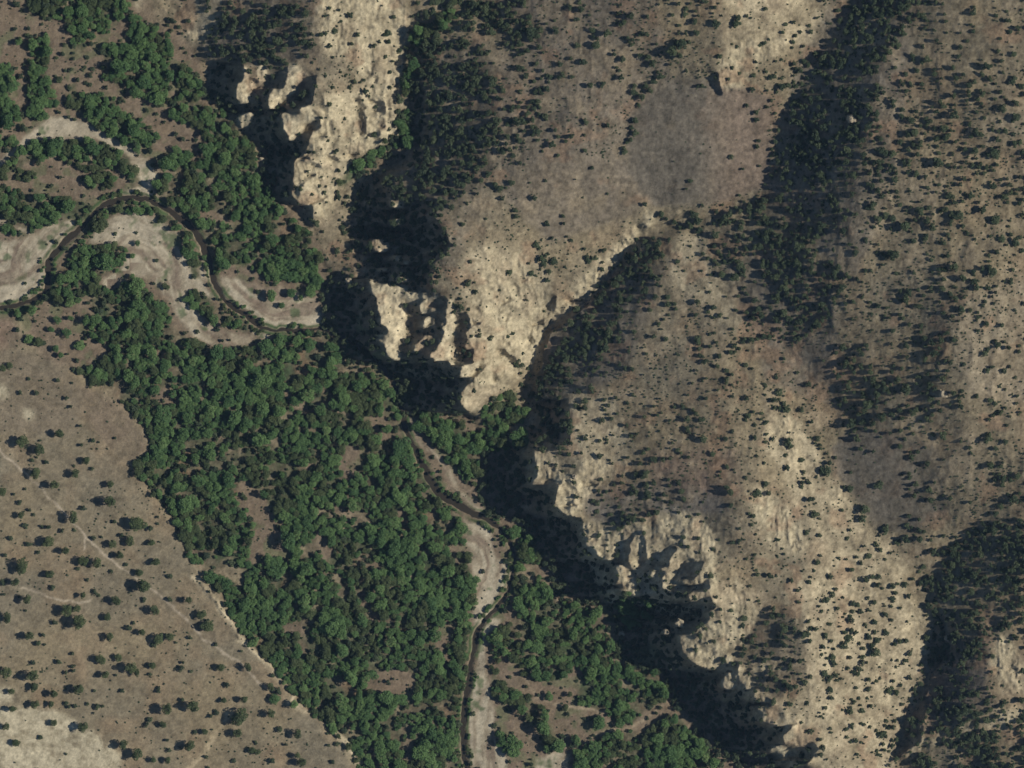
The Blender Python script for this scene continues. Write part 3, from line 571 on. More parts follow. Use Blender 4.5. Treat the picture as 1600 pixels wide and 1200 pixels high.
def hz(x, y):
    """height in px units at a photo pixel (of the ground plan)"""
    u = np.clip((np.asarray(x, float) + M) / ST, 0, NX - 1.001); v = np.clip((np.asarray(y, float) + M) / ST, 0, NY - 1.001)
    i = v.astype(int); j = u.astype(int); fi = v - i; fj = u - j
    return HZ[i, j] * (1 - fi) * (1 - fj) + HZ[i, j + 1] * (1 - fi) * fj + HZ[i + 1, j] * fi * (1 - fj) + HZ[i + 1, j + 1] * fi * fj

def at(x, y, z=None):
    z = hz(x, y) if z is None else z
    k = PX * (1 - z * PX / CAM_H)
    return (x - 800) * k, (600 - y) * k, z * PX

def samp(a, x, y):
    i = int(min(max((y + M) / ST + .5, 0), NY - 1)); j = int(min(max((x + M) / ST + .5, 0), NX - 1))
    return a[i, j]

# ------------------------------------------------------------------ ground colour (cover of the ground, with sunlight added on lit rock and slopes)
def col(r, g, b): return np.array([r, g, b], np.float32)
n_big = fbm(GX, GY, 90, 4, 71); n_mid = fbm(GX, GY, 24, 4, 72); n_fine = fbm(GX, GY, 7, 2, 73)
streak = fbm(GX * 1.0, GY * 0.25, 9, 3, 74)
warm = fbm(GX, GY, 38, 4, 80)
SOIL = col(.272, .222, .142); SOIL2 = col(.228, .195, .136); SOILR = col(.282, .212, .135)
C = np.empty(GX.shape + (3,), np.float32); C[:] = SOIL
def mix(c, w):
    global C
    w = np.clip(w, 0, 1)[..., None].astype(np.float32); C = C * (1 - w) + c * w
mix(SOIL2, 0.5 + 0.8 * n_big)
mix(SOILR, 0.8 * fbm(GX, GY, 45, 3, 75))
for cc, w, poly in COVER:
    m = blur(raster(ext(poly)), 5)
    mix(col(*cc), w * m * (1 + 0.5 * n_mid))
hillm = 1 - blur(flat_m & ~forest, 6)
mix(col(.215, .162, .118), blur(floor_m, 4) * 0.75 * (1 + .4 * n_mid))
mix(col(.060, .085, .042), blur(forest, 2) * (0.55 + 0.5 * n_mid))
mix(col(.12, .145, .07), blur(floor_m & ~forest, 5) * np.clip(n_mid * 1.6 - 0.35, 0, .6))
mix(col(.46, .395, .268), rock_soft * (0.88 + 0.5 * n_mid + .25 * streak))
mix(col(.54, .465, .32), blur(lit_i, 1.6) * 0.9)  # rock that catches the sun is paler: sunlight put into the colour
mix(col(.50, .44, .31), blur(rmask(BOTTOM_PALE, X=WX2, Y=WY2), 3) * np.clip(.75 + .5 * n_mid + .5 * n_fine, 0, 1))
mix(col(.44, .372, .25), blur(rmask(PALE_SOFT), 6) * (0.75 + .5 * n_mid))  # pale ground, with the brightness of sunward slopes put into its colour
flow = fbm(Driv * 1.0, (GX + GY) * 0.12, 7, 3, 78)
mix(col(.42, .36, .26), blur(gravel, 2) * (0.80 + 0.4 * flow + .35 * n_mid))
mix(col(.50, .44, .33), blur(gravel, 3) * np.clip(flow * 1.6 - .1, 0, .8))
mix(col(.22, .165, .125), blur(gravel, 3) * np.clip(-flow * 1.6 - .25, 0, .6))
mix(col(.10, .14, .065), blur(gravel, 4) * np.clip(fbm(GX, GY, 18, 3, 77) * 2.0 - 0.95, 0, .8))
mix(col(.07, .11, .045), np.clip(1 - np.abs(Driv - Vriv * .5 - 4) / 3.5, 0, 1) * (0.75 + .9 * n_mid) * (~shadow))
mix(col(.44, .37, .275), np.clip(1.2 - Dtrk / 2.4, 0, 1) * np.clip(.9 + .5 * n_mid + .3 * n_fine, 0, 1))
mix(col(.52, .44, .30), np.clip(1.5 - (Dedge + 3 * n_mid) / 5.0, 0, 1) * (.75 + .8 * n_mid))
mix(col(.42, .34, .22), np.clip(1.3 - Dwash / 5.0, 0, 1) * (.8 + .6 * n_mid))
mix(col(.36, .29, .20), np.clip(1.3 - Dpath / 3.0, 0, 1) * (.7 + .4 * n_mid))
mix(col(.345, .28, .19), hillm * np.clip(warm * 1.5 - .5, 0, .6))
mix(col(.30, .195, .125), hillm * np.clip(-warm * 1.5 - .6, 0, .5))
bm1 = blur(rmask(BARE[:2], X=WX2, Y=WY2), 3)
mix(col(.175, .152, .118), bm1 * (.8 + .3 * n_mid))
mix(col(.215, .165, .125), bm1 * np.clip((GX - 1090) / 60, 0, 1) * (GX < 1250) * .8)
n_sp = fbm(GX, GY, 4.5, 2, 79)
C *= (1 + 0.19 * n_fine + 0.12 * n_mid + hillm * .22 * n_sp + .085 * np.random.RandomState(5).randn(*GX.shape))[..., None]
mix(col(.05, .042, .03), np.clip((Vriv * .5 + 0.5 - Driv) / 2, 0, 1))
C = np.clip(C, 0.01, 0.8)

# ------------------------------------------------------------------ materials
def node_mat(name):
    m = bpy.data.materials.new(name); m.use_nodes = True
    nt = m.node_tree; b = nt.nodes["Principled BSDF"]
    b.inputs["Specular IOR Level"].default_value = 0.15
    b.inputs["Roughness"].default_value = 0.95
    return m, nt, b

def N(nt, t, **kw):
    n = nt.nodes.new(t)
    for k, v in kw.items(): setattr(n, k, v)
    return n

def ground_mat(name, bump, fine):
    m, nt, b = node_mat(name)
    at_ = N(nt, "ShaderNodeAttribute"); at_.attribute_name = "cover"
    tc = N(nt, "ShaderNodeTexCoord")
    n1 = N(nt, "ShaderNodeTexNoise"); n1.inputs["Scale"].default_value = 0.45; n1.inputs["Detail"].default_value = 5; n1.inputs["Roughness"].default_value = .7
    n2 = N(nt, "ShaderNodeTexNoise"); n2.inputs["Scale"].default_value = 0.07; n2.inputs["Detail"].default_value = 6
    nt.links.new(tc.outputs["Object"], n1.inputs["Vector"]); nt.links.new(tc.outputs["Object"], n2.inputs["Vector"])
    r1 = N(nt, "ShaderNodeMapRange"); r1.inputs[1].default_value = .3; r1.inputs[2].default_value = .7; r1.inputs[3].default_value = 1 - fine; r1.inputs[4].default_value = 1 + fine
    r2 = N(nt, "ShaderNodeMapRange"); r2.inputs[1].default_value = .3; r2.inputs[2].default_value = .7; r2.inputs[3].default_value = .9; r2.inputs[4].default_value = 1.1
    nt.links.new(n1.outputs[0], r1.inputs[0]); nt.links.new(n2.outputs[0], r2.inputs[0])
    mu = N(nt, "ShaderNodeMath", operation='MULTIPLY'); nt.links.new(r1.outputs[0], mu.inputs[0]); nt.links.new(r2.outputs[0], mu.inputs[1])
    vm = N(nt, "ShaderNodeVectorMath", operation='SCALE'); nt.links.new(at_.outputs["Color"], vm.inputs[0]); nt.links.new(mu.outputs[0], vm.inputs["Scale"])
    nt.links.new(vm.outputs[0], b.inputs["Base Color"])
    bp = N(nt, "ShaderNodeBump"); bp.inputs["Strength"].default_value = bump; bp.inputs["Distance"].default_value = 0.6
    nt.links.new(n1.outputs[0], bp.inputs["Height"]); nt.links.new(bp.outputs[0], b.inputs["Normal"])
    return m

MAT_SOIL = ground_mat("dry_soil", 0.7, 0.22)
MAT_ROCK = ground_mat("pale_rock", 0.9, 0.14)
MAT_GRAVEL = ground_mat("river_gravel", 0.4, 0.12)

def leaf_mat(name, dark, light, dry):
    m, nt, b = node_mat(name)
    oi = N(nt, "ShaderNodeObjectInfo"); geo = N(nt, "ShaderNodeNewGeometry")
    cr = N(nt, "ShaderNodeValToRGB")
    cr.color_ramp.elements[0].color = (*dark, 1); cr.color_ramp.elements[1].color = (*light, 1)
    e = cr.color_ramp.elements.new(0.93); e.color = (*light, 1)
    cr.color_ramp.elements[2].color = (*dry, 1)
    ad = N(nt, "ShaderNodeMath", operation='MULTIPLY_ADD'); ad.inputs[1].default_value = 0.34; 
    mu = N(nt, "ShaderNodeMath", operation='MULTIPLY'); mu.inputs[1].default_value = 0.68
    nt.links.new(oi.outputs["Random"], mu.inputs[0]); nt.links.new(geo.outputs["Random Per Island"], ad.inputs[0]); nt.links.new(mu.outputs[0], ad.inputs[2])
    nt.links.new(ad.outputs[0], cr.inputs[0]); nt.links.new(cr.outputs[0], b.inputs["Base Color"])
    b.inputs["Roughness"].default_value = 0.8
    return m
MAT_TREE = leaf_mat("riverside_leaves", (.052, .110, .046), (.140, .230, .082), (.24, .25, .13))
MAT_MESQ = leaf_mat("mesquite_leaves", (.055, .080, .038), (.105, .135, .060), (.15, .16, .085))
MAT_BUSH = leaf_mat("bush_leaves", (.040, .062, .040), (.10, .128, .068), (.16, .17, .10))
m_, nt, b = node_mat("bark"); MAT_BARK = m_
nz = N(nt, "ShaderNodeTexNoise"); nz.inputs["Scale"].default_value = 6
cr = N(nt, "ShaderNodeValToRGB"); cr.color_ramp.elements[0].color = (.07, .05, .035, 1); cr.color_ramp.elements[1].color = (.16, .12, .09, 1)
nt.links.new(nz.outputs[0], cr.inputs[0]); nt.links.new(cr.outputs[0], b.inputs["Base Color"])
m_, nt, b = node_mat("river_water"); MAT_WATER = m_
nz = N(nt, "ShaderNodeTexNoise"); nz.inputs["Scale"].default_value = .15; nz.inputs["Detail"].default_value = 4
cr = N(nt, "ShaderNodeValToRGB"); cr.color_ramp.elements[0].color = (.030, .028, .020, 1); cr.color_ramp.elements[1].color = (.075, .058, .042, 1)
nt.links.new(nz.outputs[0], cr.inputs[0]); nt.links.new(cr.outputs[0], b.inputs["Base Color"])
b.inputs["Roughness"].default_value = 0.12; b.inputs["Specular IOR Level"].default_value = 0.5
n2 = N(nt, "ShaderNodeTexNoise"); n2.inputs["Scale"].default_value = 1.2
bp = N(nt, "ShaderNodeBump"); bp.inputs["Strength"].default_value = .2; bp.inputs["Distance"].default_value = .1
nt.links.new(n2.outputs[0], bp.inputs["Height"]); nt.links.new(bp.outputs[0], b.inputs["Normal"])
m_, nt, b = node_mat("boulder_rock"); MAT_BOULDER = m_
nz = N(nt, "ShaderNodeTexNoise"); nz.inputs["Scale"].default_value = .8; nz.inputs["Detail"].default_value = 6
cr = N(nt, "ShaderNodeValToRGB"); cr.color_ramp.elements[0].color = (.34, .28, .20, 1); cr.color_ramp.elements[1].color = (.46, .40, .29, 1)
nt.links.new(nz.outputs[0], cr.inputs[0]); nt.links.new(cr.outputs[0], b.inputs["Base Color"])

# ------------------------------------------------------------------ object helpers
coll = scene.collection
def mesh_obj(name, me, mat=None, parent=None):
    o = bpy.data.objects.new(name, me); coll.objects.link(o)
    if mat is not None and not me.materials: me.materials.append(mat)
    if parent is not None: o.parent = parent
    return o
def tag(o, label=None, cat=None, group=None, kind=None):
    if label: o["label"] = label
    if cat: o["category"] = cat
    if group: o["group"] = group
    if kind: o["kind"] = kind
    return o
def fast_mesh(name, verts, faces, smooth=True):
    me = bpy.data.meshes.new(name)
    v = np.ascontiguousarray(verts, np.float32); f = np.ascontiguousarray(faces, np.int32)
    me.vertices.add(len(v)); me.vertices.foreach_set("co", v.ravel())
    me.loops.add(f.size); me.loops.foreach_set("vertex_index", f.ravel())
    me.polygons.add(len(f))
    me.polygons.foreach_set("loop_start", np.arange(len(f), dtype=np.int32) * f.shape[1])
    me.polygons.foreach_set("loop_total", np.full(len(f), f.shape[1], np.int32))
    me.update(calc_edges=True)
    if smooth: me.polygons.foreach_set("use_smooth", np.ones(len(f), bool))
    return me

# ------------------------------------------------------------------ terrain sheets: one height field cut along its cover, running out to the horizon
outer = np.array([8, 20, 40, 80, 150, 280, 500, 900, 1600, 3000, 5500, 10000, 18000], float)
ax = np.concatenate((gxs[0] - outer[::-1], gxs, gxs[-1] + outer)); ay = np.concatenate((gys[0] - outer[::-1], gys, gys[-1] + outer))
K = len(outer)
def padk(a): return np.pad(a, [(K, K), (K, K)] + [(0, 0)] * (a.ndim - 2), mode='edge')
AX, AY = np.meshgrid(ax, ay)
PZ = padk(HZ)
far = np.maximum(np.maximum(-M - AX, AX - 1600 - M), np.maximum(-M - AY, AY - 1200 - M)).clip(0)
PZ = PZ * np.exp(-far / 3000) + (far > 0) * (np.minimum(far, 1500) / 1500) * 50 * (fbm(AX, AY, 1400, 4, 99) + .2)
kk = PX * (1 - PZ * PX / CAM_H)
VX = (AX - 800) * kk; VY = (600 - AY) * kk; VZ = PZ * PX
verts = np.stack([VX, VY, VZ], -1).reshape(-1, 3)
ny, nx = AX.shape
idx = np.arange(ny * nx).reshape(ny, nx)
quads = np.stack([idx[1:, :-1], idx[1:, 1:], idx[:-1, 1:], idx[:-1, :-1]], -1)
cls = np.zeros(GX.shape, np.int8)                       # 0 hillside
cls[floor_m | terr_m] = 1                               # valley floor
cls[gravel & flat_m] = 2
cls[(Dtrk < 3.0) & terr_m] = 3
cls[(blur(rock | (shadow & ~flat_m), 3) > 0.5) & ~flat_m] = 4
cls = padk(cls)[1:, 1:]
wf = np.clip(far / 40, 0, 1)[..., None]
Cf = (SOIL * .8 + .2 * SOIL2) * (1 + .25 * fbm(AX, AY, 400, 4, 97))[..., None]
CP = (padk(C) * (1 - wf) + Cf * wf).astype(np.float32)
colr = np.concatenate([CP.reshape(-1, 3), np.ones((ny * nx, 1), np.float32)], 1)
for code, name, mt in ((0, "hillside", MAT_SOIL), (1, "valley_ground", MAT_SOIL), (2, "gravel_bar", MAT_GRAVEL), (3, "dirt_track", MAT_SOIL), (4, "rock_cliff", MAT_ROCK)):
    q = quads[cls == code]
    used, inv = np.unique(q, return_inverse=True)
    me = fast_mesh(name, verts[used], inv.reshape(-1, 4))
    ca = me.color_attributes.new("cover", 'FLOAT_COLOR', 'POINT')
    ca.data.foreach_set("color", np.ascontiguousarray(colr[used]).ravel())
    tag(mesh_obj(name, me, mt), kind="structure")

# river surface
def ribbon(pts, wextra, z, step=4.0):
    P = []
    for a, b in zip(pts[:-1], pts[1:]):
        n = max(1, int(math.hypot(b[0] - a[0], b[1] - a[1]) / step))
        for k in range(n):
            t = k / n; P.append([a[m] + (b[m] - a[m]) * t for m in range(3)])
    P.append(list(pts[-1])); P = np.array(P, float)
    for _ in range(4): P[1:-1] = (P[:-2] + 2 * P[1:-1] + P[2:]) / 4
    T = np.gradient(P[:, :2], axis=0); T /= np.linalg.norm(T, axis=1)[:, None]; Nn = np.stack([-T[:, 1], T[:, 0]], 1)
    V = []
    cols = 5
    for p, n_ in zip(P, Nn):
        for s in np.linspace(-1, 1, cols):
            x, y = p[0] + n_[0] * s * (p[2] * .5 + wextra), p[1] + n_[1] * s * (p[2] * .5 + wextra)
            V.append(at(x, y, z))
    F = [[i * cols + j, i * cols + j + 1, (i + 1) * cols + j + 1, (i + 1) * cols + j] for i in range(len(P) - 1) for j in range(cols - 1)]
    return fast_mesh("river", V, F)
tag(mesh_obj("river", ribbon(RIVER, 2.0, -1.6), MAT_WATER), kind="structure")

# ------------------------------------------------------------------ plants
def leaf_cloud(rs, blobs, n, leaf):
    """n small leaf faces spread over and inside the given blobs (x, y, z, r, squash)"""
    w = np.array([b[3] ** 2 for b in blobs]); w = w / w.sum()
    k = rs.choice(len(blobs), n, p=w)
    B = np.array(blobs)[k]
    d = rs.randn(n, 3); d /= np.linalg.norm(d, axis=1)[:, None]
    d[:, 2] = np.where(d[:, 2] < -0.35, -d[:, 2], d[:, 2])
    rad = B[:, 3] * (0.72 + 0.36 * rs.rand(n))
    c = B[:, :3] + d * rad[:, None] * np.stack([np.ones(n), np.ones(n), B[:, 4]], 1)
    nrm = d * 0.6 + rs.randn(n, 3) * 0.45; nrm[:, 2] += 0.45; nrm /= np.linalg.norm(nrm, axis=1)[:, None]
    a = np.cross(nrm, rs.randn(n, 3)); a /= np.linalg.norm(a, axis=1)[:, None]; b_ = np.cross(nrm, a)
    s = leaf * (0.6 + 0.8 * rs.rand(n))[:, None]
    V = np.stack([c - a * s, c + b_ * s * 0.62, c + a * s, c - b_ * s * 0.62], 1).reshape(-1, 3)
    return V, np.arange(4 * n).reshape(n, 4)

def limb(V, F, p0, p1, r0, r1, seg=6):
    p0 = np.array(p0, float); p1 = np.array(p1, float); d = p1 - p0; L = np.linalg.norm(d); d /= L
    a = np.cross(d, (0.3, 0.9, 0.2)); a /= np.linalg.norm(a); b_ = np.cross(d, a)
    base = len(V)
    for p, r in ((p0, r0), (p1, r1)):
        for k in range(seg):
            t = 2 * math.pi * k / seg; V.append(p + (a * math.cos(t) + b_ * math.sin(t)) * r)
    for k in range(seg):
        F.append([base + k, base + (k + 1) % seg, base + seg + (k + 1) % seg, base + seg + k])

def tree_meshes(seed, mat=None):
    """unit tree: crown radius 1, in units of that radius"""
    rs = np.random.RandomState(seed)
    blobs = [(0, 0, 1.15, .62, .8)]
    nb = rs.randint(7, 12)
    for k in range(nb):
        an = 2 * math.pi * (k + rs.rand() * .7) / nb; rr = 0.30 + .48 * rs.rand()
        blobs.append((math.cos(an) * rr, math.sin(an) * rr, .85 + .5 * rs.rand(), .30 + .17 * rs.rand(), .85))
    V, F = leaf_cloud(rs, blobs, 1300, .085)
    crown = fast_mesh("tree_crown", V, F, False); crown.materials.append(mat or MAT_TREE)
    v, f = [], []
    limb(v, f, (0, 0, -.15), (0.02, 0, .35), .085, .065); limb(v, f, (0.02, 0, .35), (0, .03, .95), .065, .03)
    for bl in blobs[1:7]: limb(v, f, (0, 0, .38 + .2 * rs.rand()), (bl[0] * .8, bl[1] * .8, bl[2]), .035, .012, 5)
    trunk = fast_mesh("tree_trunk", v, f); trunk.materials.append(MAT_BARK)
    return crown, trunk

def bush_meshes(seed):
    rs = np.random.RandomState(seed)
    blobs = [(0, 0, .55, .55, .8)]
    nb = rs.randint(4, 7)
    for k in range(nb):
        an = 2 * math.pi * (k + rs.rand() * .8) / nb; rr = 0.3 + .38 * rs.rand()
        blobs.append((math.cos(an) * rr, math.sin(an) * rr, .38 + .4 * rs.rand(), .26 + .18 * rs.rand(), .85))
    V, F = leaf_cloud(rs, blobs, 520, .115)
    crown = fast_mesh("bush_crown", V, F, False); crown.materials.append(MAT_BUSH)
    v, f = [], []
    for bl in blobs: limb(v, f, (bl[0] * .12, bl[1] * .12, -.25), (bl[0] * .75, bl[1] * .75, bl[2] * .9), .05, .015, 5)
    stem = fast_mesh("bush_stems", v, f); stem.materials.append(MAT_BARK)
    return crown, stem

TREES = [tree_meshes(100 + k) for k in range(7)]
MESQ = [tree_meshes(300 + k, MAT_MESQ) for k in range(5)]
BUSHES = [bush_meshes(200 + k) for k in range(7)]

# ---- where they stand
rng = np.random.RandomState(77)
cell = 8
def scatter(mask_fn, n_try, rfun, gap, fixed=()):
    """dart throwing; gap scales the spacing with the two radii"""
    grid = {}
    out = []
    def add(x, y, r):
        out.append((x, y, r)); grid.setdefault((int(x // 24), int(y // 24)), []).append((x, y, r))
    for p in fixed: add(*p)
    nf = len(out)
    xs = rng.uniform(-M + 4, 1600 + M - 4, n_try); ys = rng.uniform(-M + 4, 1200 + M - 4, n_try); us = rng.rand(n_try)
    for x, y, u in zip(xs, ys, us):
        pr = mask_fn(x, y)
        if pr <= 0 or u > pr: continue
        r = rfun(x, y)
        g0, g1 = int(x // 24), int(y // 24); ok = True
        for a in (-1, 0, 1):
            for b2 in (-1, 0, 1):
                for (qx, qy, qr) in grid.get((g0 + a, g1 + b2), ()):
                    if (qx - x) ** 2 + (qy - y) ** 2 < (gap * (r + qr)) ** 2: ok = False; break
                if not ok: break
            if not ok: break
        if ok: add(x, y, r)
    return out, nf

f_blur = blur(forest, 3); avoid = (Driv < Vriv * .5 + 3) | (Dtrk < 5) | (Dpath < 3.5) | near_sand
grav_b = blur(gravel, 1)
scat = vnoise(GX, GY, 30, 321)
clump = fbm(GX, GY, 60, 3, 330)
sp2 = fbm(GX, GY, 45, 3, 341)
gapn = fbm(GX, GY, 22, 3, 336)
reeds = (Driv > Vriv * .5 + 1.2) & (Driv < Vriv * .5 + 8) & ~shadow & (fbm(GX, GY, 34, 2, 355) > -.12)
def tree_p(x, y):
    if samp(reeds, x, y): return 1.0
    if samp(avoid, x, y): return 0
    f = samp(f_blur, x, y)
    if f > .5: return 0.0 if samp(gapn, x, y) > .30 else 1.0
    if f > .12: return 0.06
    return 0
def tree_r(x, y):
    if samp(reeds, x, y): return 2.2 + 1.8 * rng.rand()
    s = samp(clump, x, y)
    return float(np.clip(5.1 + 2.2 * s + 2.8 * abs(rng.randn()) * (rng.rand() < .5) + 1.2 * rng.randn(), 3.4, 13.5))
trees, nfix = scatter(tree_p, 130000, tree_r, 0.44, VALLEY_TREES + GREEN_ARC)
dens = np.full(GX.shape, 0.02, np.float32)
dens[~flat_m] = 0.11
for d, poly in DENSITY: dens[raster(ext(poly))] = d
dens = blur(dens, 6)
dens = dens * np.clip(1 + 0.9 * fbm(GX, GY, 40, 3, 340), .1, 2)
dens[terr_m] = 0.02
dens[floor_m & ~forest & ~gravel] = 0.10
dens[forest] = 0.3
dens[gravel] = 0.012
dens[rock & ~flat_m & (dens > .12)] *= .55
dens[Dtrk < 5] = 0; dens[Driv < Vriv * .5 + 2] = 0
dens[lit_i] = 0
dens[shadow & (floor_m | (blur(shadow, 10) > .9))] = 1.0  # dense low scrub added on shaded ground to darken it
inbare = (~flat_m)
def bush_p(x, y): return samp(dens, x, y)
def bush_r(x, y):
    d = samp(dens, x, y)
    return float(np.clip(3.2 + 3.0 * min(d, .8) + 1.3 * rng.randn(), 1.7, 9))
mesq = [p for p in FLAT_BUSHES if p[2] >= 6]
bushes, nbf = scatter(bush_p, 60000, bush_r, 0.56, FLAT_BUSHES + HILL_BUSHES)
bushes = [p for p in bushes if p not in mesq]


# ---- labels: a plant is singled out by its size, its ground and its rank beside a landmark
ORD = ["nearest", "second", "third", "fourth", "fifth", "sixth", "seventh", "eighth", "ninth", "tenth", "eleventh", "twelfth", "thirteenth",
       "fourteenth", "fifteenth", "sixteenth", "seventeenth", "eighteenth", "nineteenth", "twentieth"]
DIRS = ["east", "north-east", "north", "north-west", "west", "south-west", "south", "south-east"]
def make_labels(items, noun, marks, ground):
    key = {}
    for n, (x, y, r) in enumerate(items):
        L = min(marks, key=lambda m: (m[0] - x) ** 2 + (m[1] - y) ** 2)
        d = math.hypot(x - L[0], y - L[1]); k = int(round((math.atan2(L[1] - y, x - L[0]) % (2 * math.pi)) / (math.pi / 4))) % 8
        key.setdefault((L[2], k), []).append((d, n))
    out = [None] * len(items)
    for (name, k), v in key.items():
        v.sort()
        for rank, (d, n) in enumerate(v):
            x, y, r = items[n]
            out[n] = "%s %s, %s one %s of %s" % (ground(x, y, r), noun, ORD[min(rank, 19)], DIRS[k], name)
    return out

def inframe(p): return 2 < p[0] < 1598 and 2 < p[1] < 1198
def split(items, n):
    idx_ = [i for i, p in enumerate(items) if inframe(p)]
    idx_.sort(key=lambda i: -items[i][2])
    big = set(idx_[:n]); return [items[i] for i in sorted(big)], [p for i, p in enumerate(items) if i not in big]

def tree_word(x, y, r): return ("huge" if r > 12.3 else "broad" if r > 10.8 else "wide") + (" green")
def bush_word(x, y, r): return ("large" if r > 8.3 else "rounded" if r > 6.8 else "small") + " dark"

def plant(items, meshes, name, part_a, part_b, cat, group, labels, hscale, sink):
    protos = []
    for n, ((x, y, r), lab) in enumerate(zip(items, labels)):
        k = n % len(meshes)
        e = bpy.data.objects.new(name, None) if n < len(meshes) else protos[k][0].copy()
        coll.objects.link(e)
        e.empty_display_size = 1.0
        X, Y, Zz = at(x, y)
        rr = r * PX
        e.location = (X, Y, Zz - sink * rr); e.rotation_euler = (0, 0, rng.rand() * 6.283)
        e.scale = (rr * (0.8 + .4 * rng.rand()), rr * (0.8 + .4 * rng.rand()), rr * hscale * (0.75 + .5 * rng.rand()))
        tag(e, lab, cat, group)
        if n < len(meshes):
            a = mesh_obj(part_a, meshes[k][0], None, e); b2 = mesh_obj(part_b, meshes[k][1], None, e)
            protos.append((e, a, b2))
        else:
            for src in protos[k][1:]:
                c = src.copy(); coll.objects.link(c); c.parent = e
    return protos

bt, rt = split(trees, 300); bb, rb = split(bushes, 300)
tl = make_labels(bt, "riverside tree", TREE_MARKS, tree_word)
bl_ = make_labels(bb, "bush", BUSH_MARKS, bush_word)
ml = make_labels(mesq, "tree", BUSH_MARKS, lambda x, y, r: ("largest" if r > 12 else "spreading" if r > 8.5 else "small") + " olive flatland")
pmesq = plant(mesq, MESQ, "flatland_tree", "crown", "trunk", "tree", "small trees dotted over the flat", ml, 1.15, 0.05)
ptree = plant(bt, TREES, "riverside_tree", "crown", "trunk", "tree", "trees of the river woodland", tl, 0.95, 0.05)
pbush = plant(bb, BUSHES, "bush", "crown", "stem", "bush", "bushes dotted over the dry ground", bl_, 1.25, 0.02)

def gn_field(name, items, protos, hscale, sink, label, cat, pick_fn=None):
    pts, sc, rot, pick = [], [], [], []
    for n, (x, y, r) in enumerate(items):
        X, Y, Zz = at(x, y); rr = r * PX
        pts.append((X, Y, Zz - sink * rr)); sc.append((rr * (0.75 + .5 * rng.rand()), rr * (0.75 + .5 * rng.rand()), rr * hscale * (.7 + .6 * rng.rand()))); rot.append((0, 0, rng.rand() * 6.283)); pick.append(n % len(protos) if pick_fn is None else pick_fn(x, y, n))
    me = bpy.data.meshes.new(name); me.vertices.add(len(pts)); me.vertices.foreach_set("co", np.array(pts, np.float32).ravel())
    for nm, ty, dat, fld in (("sc", 'FLOAT_VECTOR', sc, "vector"), ("rot", 'FLOAT_VECTOR', rot, "vector"), ("pick", 'INT', pick, "value")):
        a = me.attributes.new(nm, ty, 'POINT'); a.data.foreach_set(fld, np.array(dat, np.int32 if ty == 'INT' else np.float32).ravel())
    o = mesh_obj(name, me)
    ng = bpy.data.node_groups.new(name, 'GeometryNodeTree')
    ng.interface.new_socket("Geometry", in_out='INPUT', socket_type='NodeSocketGeometry'); ng.interface.new_socket("Geometry", in_out='OUTPUT', socket_type='NodeSocketGeometry')
    gi = ng.nodes.new("NodeGroupInput"); go = ng.nodes.new("NodeGroupOutput")
    iop = ng.nodes.new("GeometryNodeInstanceOnPoints"); ji = ng.nodes.new("GeometryNodeJoinGeometry")
    for (e, a, b2) in reversed(protos):
        jj = ng.nodes.new("GeometryNodeJoinGeometry")
        for src in (a, b2):
            oi = ng.nodes.new("GeometryNodeObjectInfo"); oi.transform_space = 'ORIGINAL'; oi.inputs["Object"].default_value = src
            ng.links.new(oi.outputs["Geometry"], jj.inputs[0])
        gti = ng.nodes.new("GeometryNodeGeometryToInstance"); ng.links.new(jj.outputs[0], gti.inputs[0]); ng.links.new(gti.outputs[0], ji.inputs[0])
    def named(nm, t):
        q = ng.nodes.new("GeometryNodeInputNamedAttribute"); q.data_type = t; q.inputs["Name"].default_value = nm
        return [s for s in q.outputs if s.enabled and s.name == "Attribute"][0]
    ng.links.new(gi.outputs[0], iop.inputs["Points"]); ng.links.new(ji.outputs[0], iop.inputs["Instance"])
    iop.inputs["Pick Instance"].default_value = True
    ng.links.new(named("pick", 'INT'), iop.inputs["Instance Index"])
    ng.links.new(named("sc", 'FLOAT_VECTOR'), iop.inputs["Scale"])
    e2r = ng.nodes.new("FunctionNodeEulerToRotation"); ng.links.new(named("rot", 'FLOAT_VECTOR'), e2r.inputs[0]); ng.links.new(e2r.outputs[0], iop.inputs["Rotation"])
    ng.links.new(iop.outputs[0], go.inputs[0])
    md = o.modifiers.new("spread", 'NODES'); md.node_group = ng
    return tag(o, label, cat, None, "stuff")
gn_field("woodland", rt, ptree + pmesq, 0.95, 0.05, "smaller green trees massed in the river woodland", "trees", lambda x, y, n: (n % 7) if samp(sp2, x, y) + .35 * rng.randn() < .22 else 7 + n % 5)
gn_field("scrub", rb, pbush, 1.3, 0.02, "smaller dark scrub scattered over the hills and flats", "scrub")

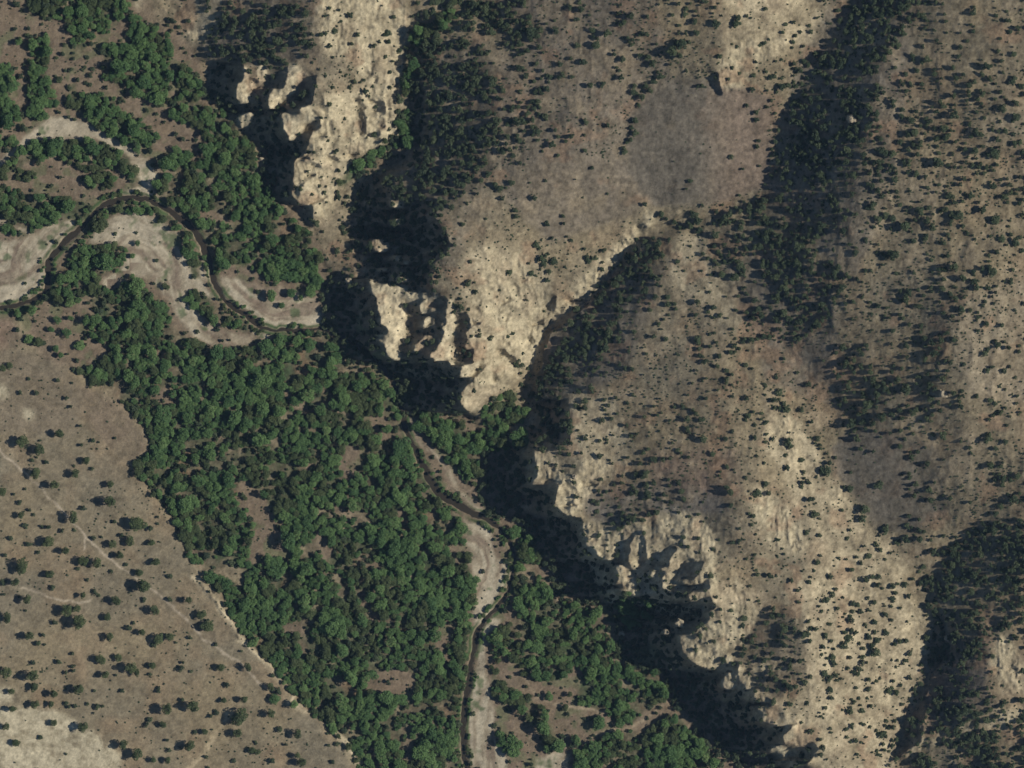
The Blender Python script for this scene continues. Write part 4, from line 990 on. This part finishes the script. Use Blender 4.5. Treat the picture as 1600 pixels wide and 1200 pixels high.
# ------------------------------------------------------------------ loose boulders
def boulder_mesh(seed, r):
    rs = np.random.RandomState(seed)
    import bmesh
    bm = bmesh.new(); bmesh.ops.create_icosphere(bm, subdivisions=3, radius=1)
    from mathutils import noise
    off = Vector(rs.rand(3) * 50)
    for v in bm.verts:
        n = v.co.normalized()
        d = 1 + .6 * noise.noise(n * 1.2 + off) + .3 * noise.noise(n * 3.1 + off)
        q = Vector((round(n.x * 2.4) / 2.4, round(n.y * 2.4) / 2.4, round(n.z * 2.4) / 2.4))
        v.co = (n * .65 + q * .35) * d * r; v.co.z *= .8
    me = bpy.data.meshes.new("boulder"); bm.to_mesh(me); bm.free(); return me
for k, (x, y, r, lab) in enumerate(BOULDERS):
    me = boulder_mesh(500 + k, r * PX); o = mesh_obj("boulder", me, MAT_BOULDER)
    X, Y, Zz = at(x, y); o.location = (X, Y, Zz + .35 * r * PX); o.rotation_euler = (0, 0, k * 1.3)
    tag(o, lab, "boulder", "loose pale boulders")

# dry grass tufts and dwarf scrub, far too many to count
bare_m = rmask(BARE)
dens2 = blur(np.where(flat_m, .25, .8) * np.clip(.7 + .9 * fbm(GX, GY, 55, 3, 350), .05, 1.5), 4)
dens2 = dens2 * 1.25
dens2 = np.where(forest | (Dtrk < 4) | (Driv < Vriv), 0, dens2) * np.where(gravel | (rock_soft > .5), .25, 1) * np.where(blur(bare_m, 4) > .5, .08, 1) * np.where(rmask(PALE_SOFT), .45, 1)
xs_ = rng.uniform(-M, 1600 + M, 46000); ys_ = rng.uniform(-M, 1200 + M, 46000)
tufts = [(x, y, rng.uniform(.7, 1.9)) for x, y in zip(xs_, ys_) if rng.rand() < samp(dens2, x, y)]
gn_field("tufts", tufts, pbush, 0.8, 0.05, "tiny dry tufts peppering the open ground", "tufts")

# ------------------------------------------------------------------ the air between the ground and the aeroplane
w_ = 24000.0; z0_ = float(verts[:, 2].min()) - 1.0; z1_ = CAM_H + 50.0
hv = [(sx * w_, sy * w_, z) for z in (z0_, z1_) for sx, sy in ((-1, -1), (1, -1), (1, 1), (-1, 1))]
hf = [(3, 2, 1, 0), (4, 5, 6, 7), (0, 1, 5, 4), (1, 2, 6, 5), (2, 3, 7, 6), (3, 0, 4, 7)]
hm = bpy.data.meshes.new("haze"); hm.from_pydata(hv, [], hf); hm.update()
mh = bpy.data.materials.new("haze_air"); mh.use_nodes = True
nt = mh.node_tree; nt.nodes.clear()
ou = nt.nodes.new("ShaderNodeOutputMaterial"); pv = nt.nodes.new("ShaderNodeVolumePrincipled")
pv.inputs["Color"].default_value = (.42, .66, 1, 1); pv.inputs["Density"].default_value = HAZE
nt.links.new(pv.outputs[0], ou.inputs["Volume"])
ho = mesh_obj("haze", hm, mh); tag(ho, kind="stuff")
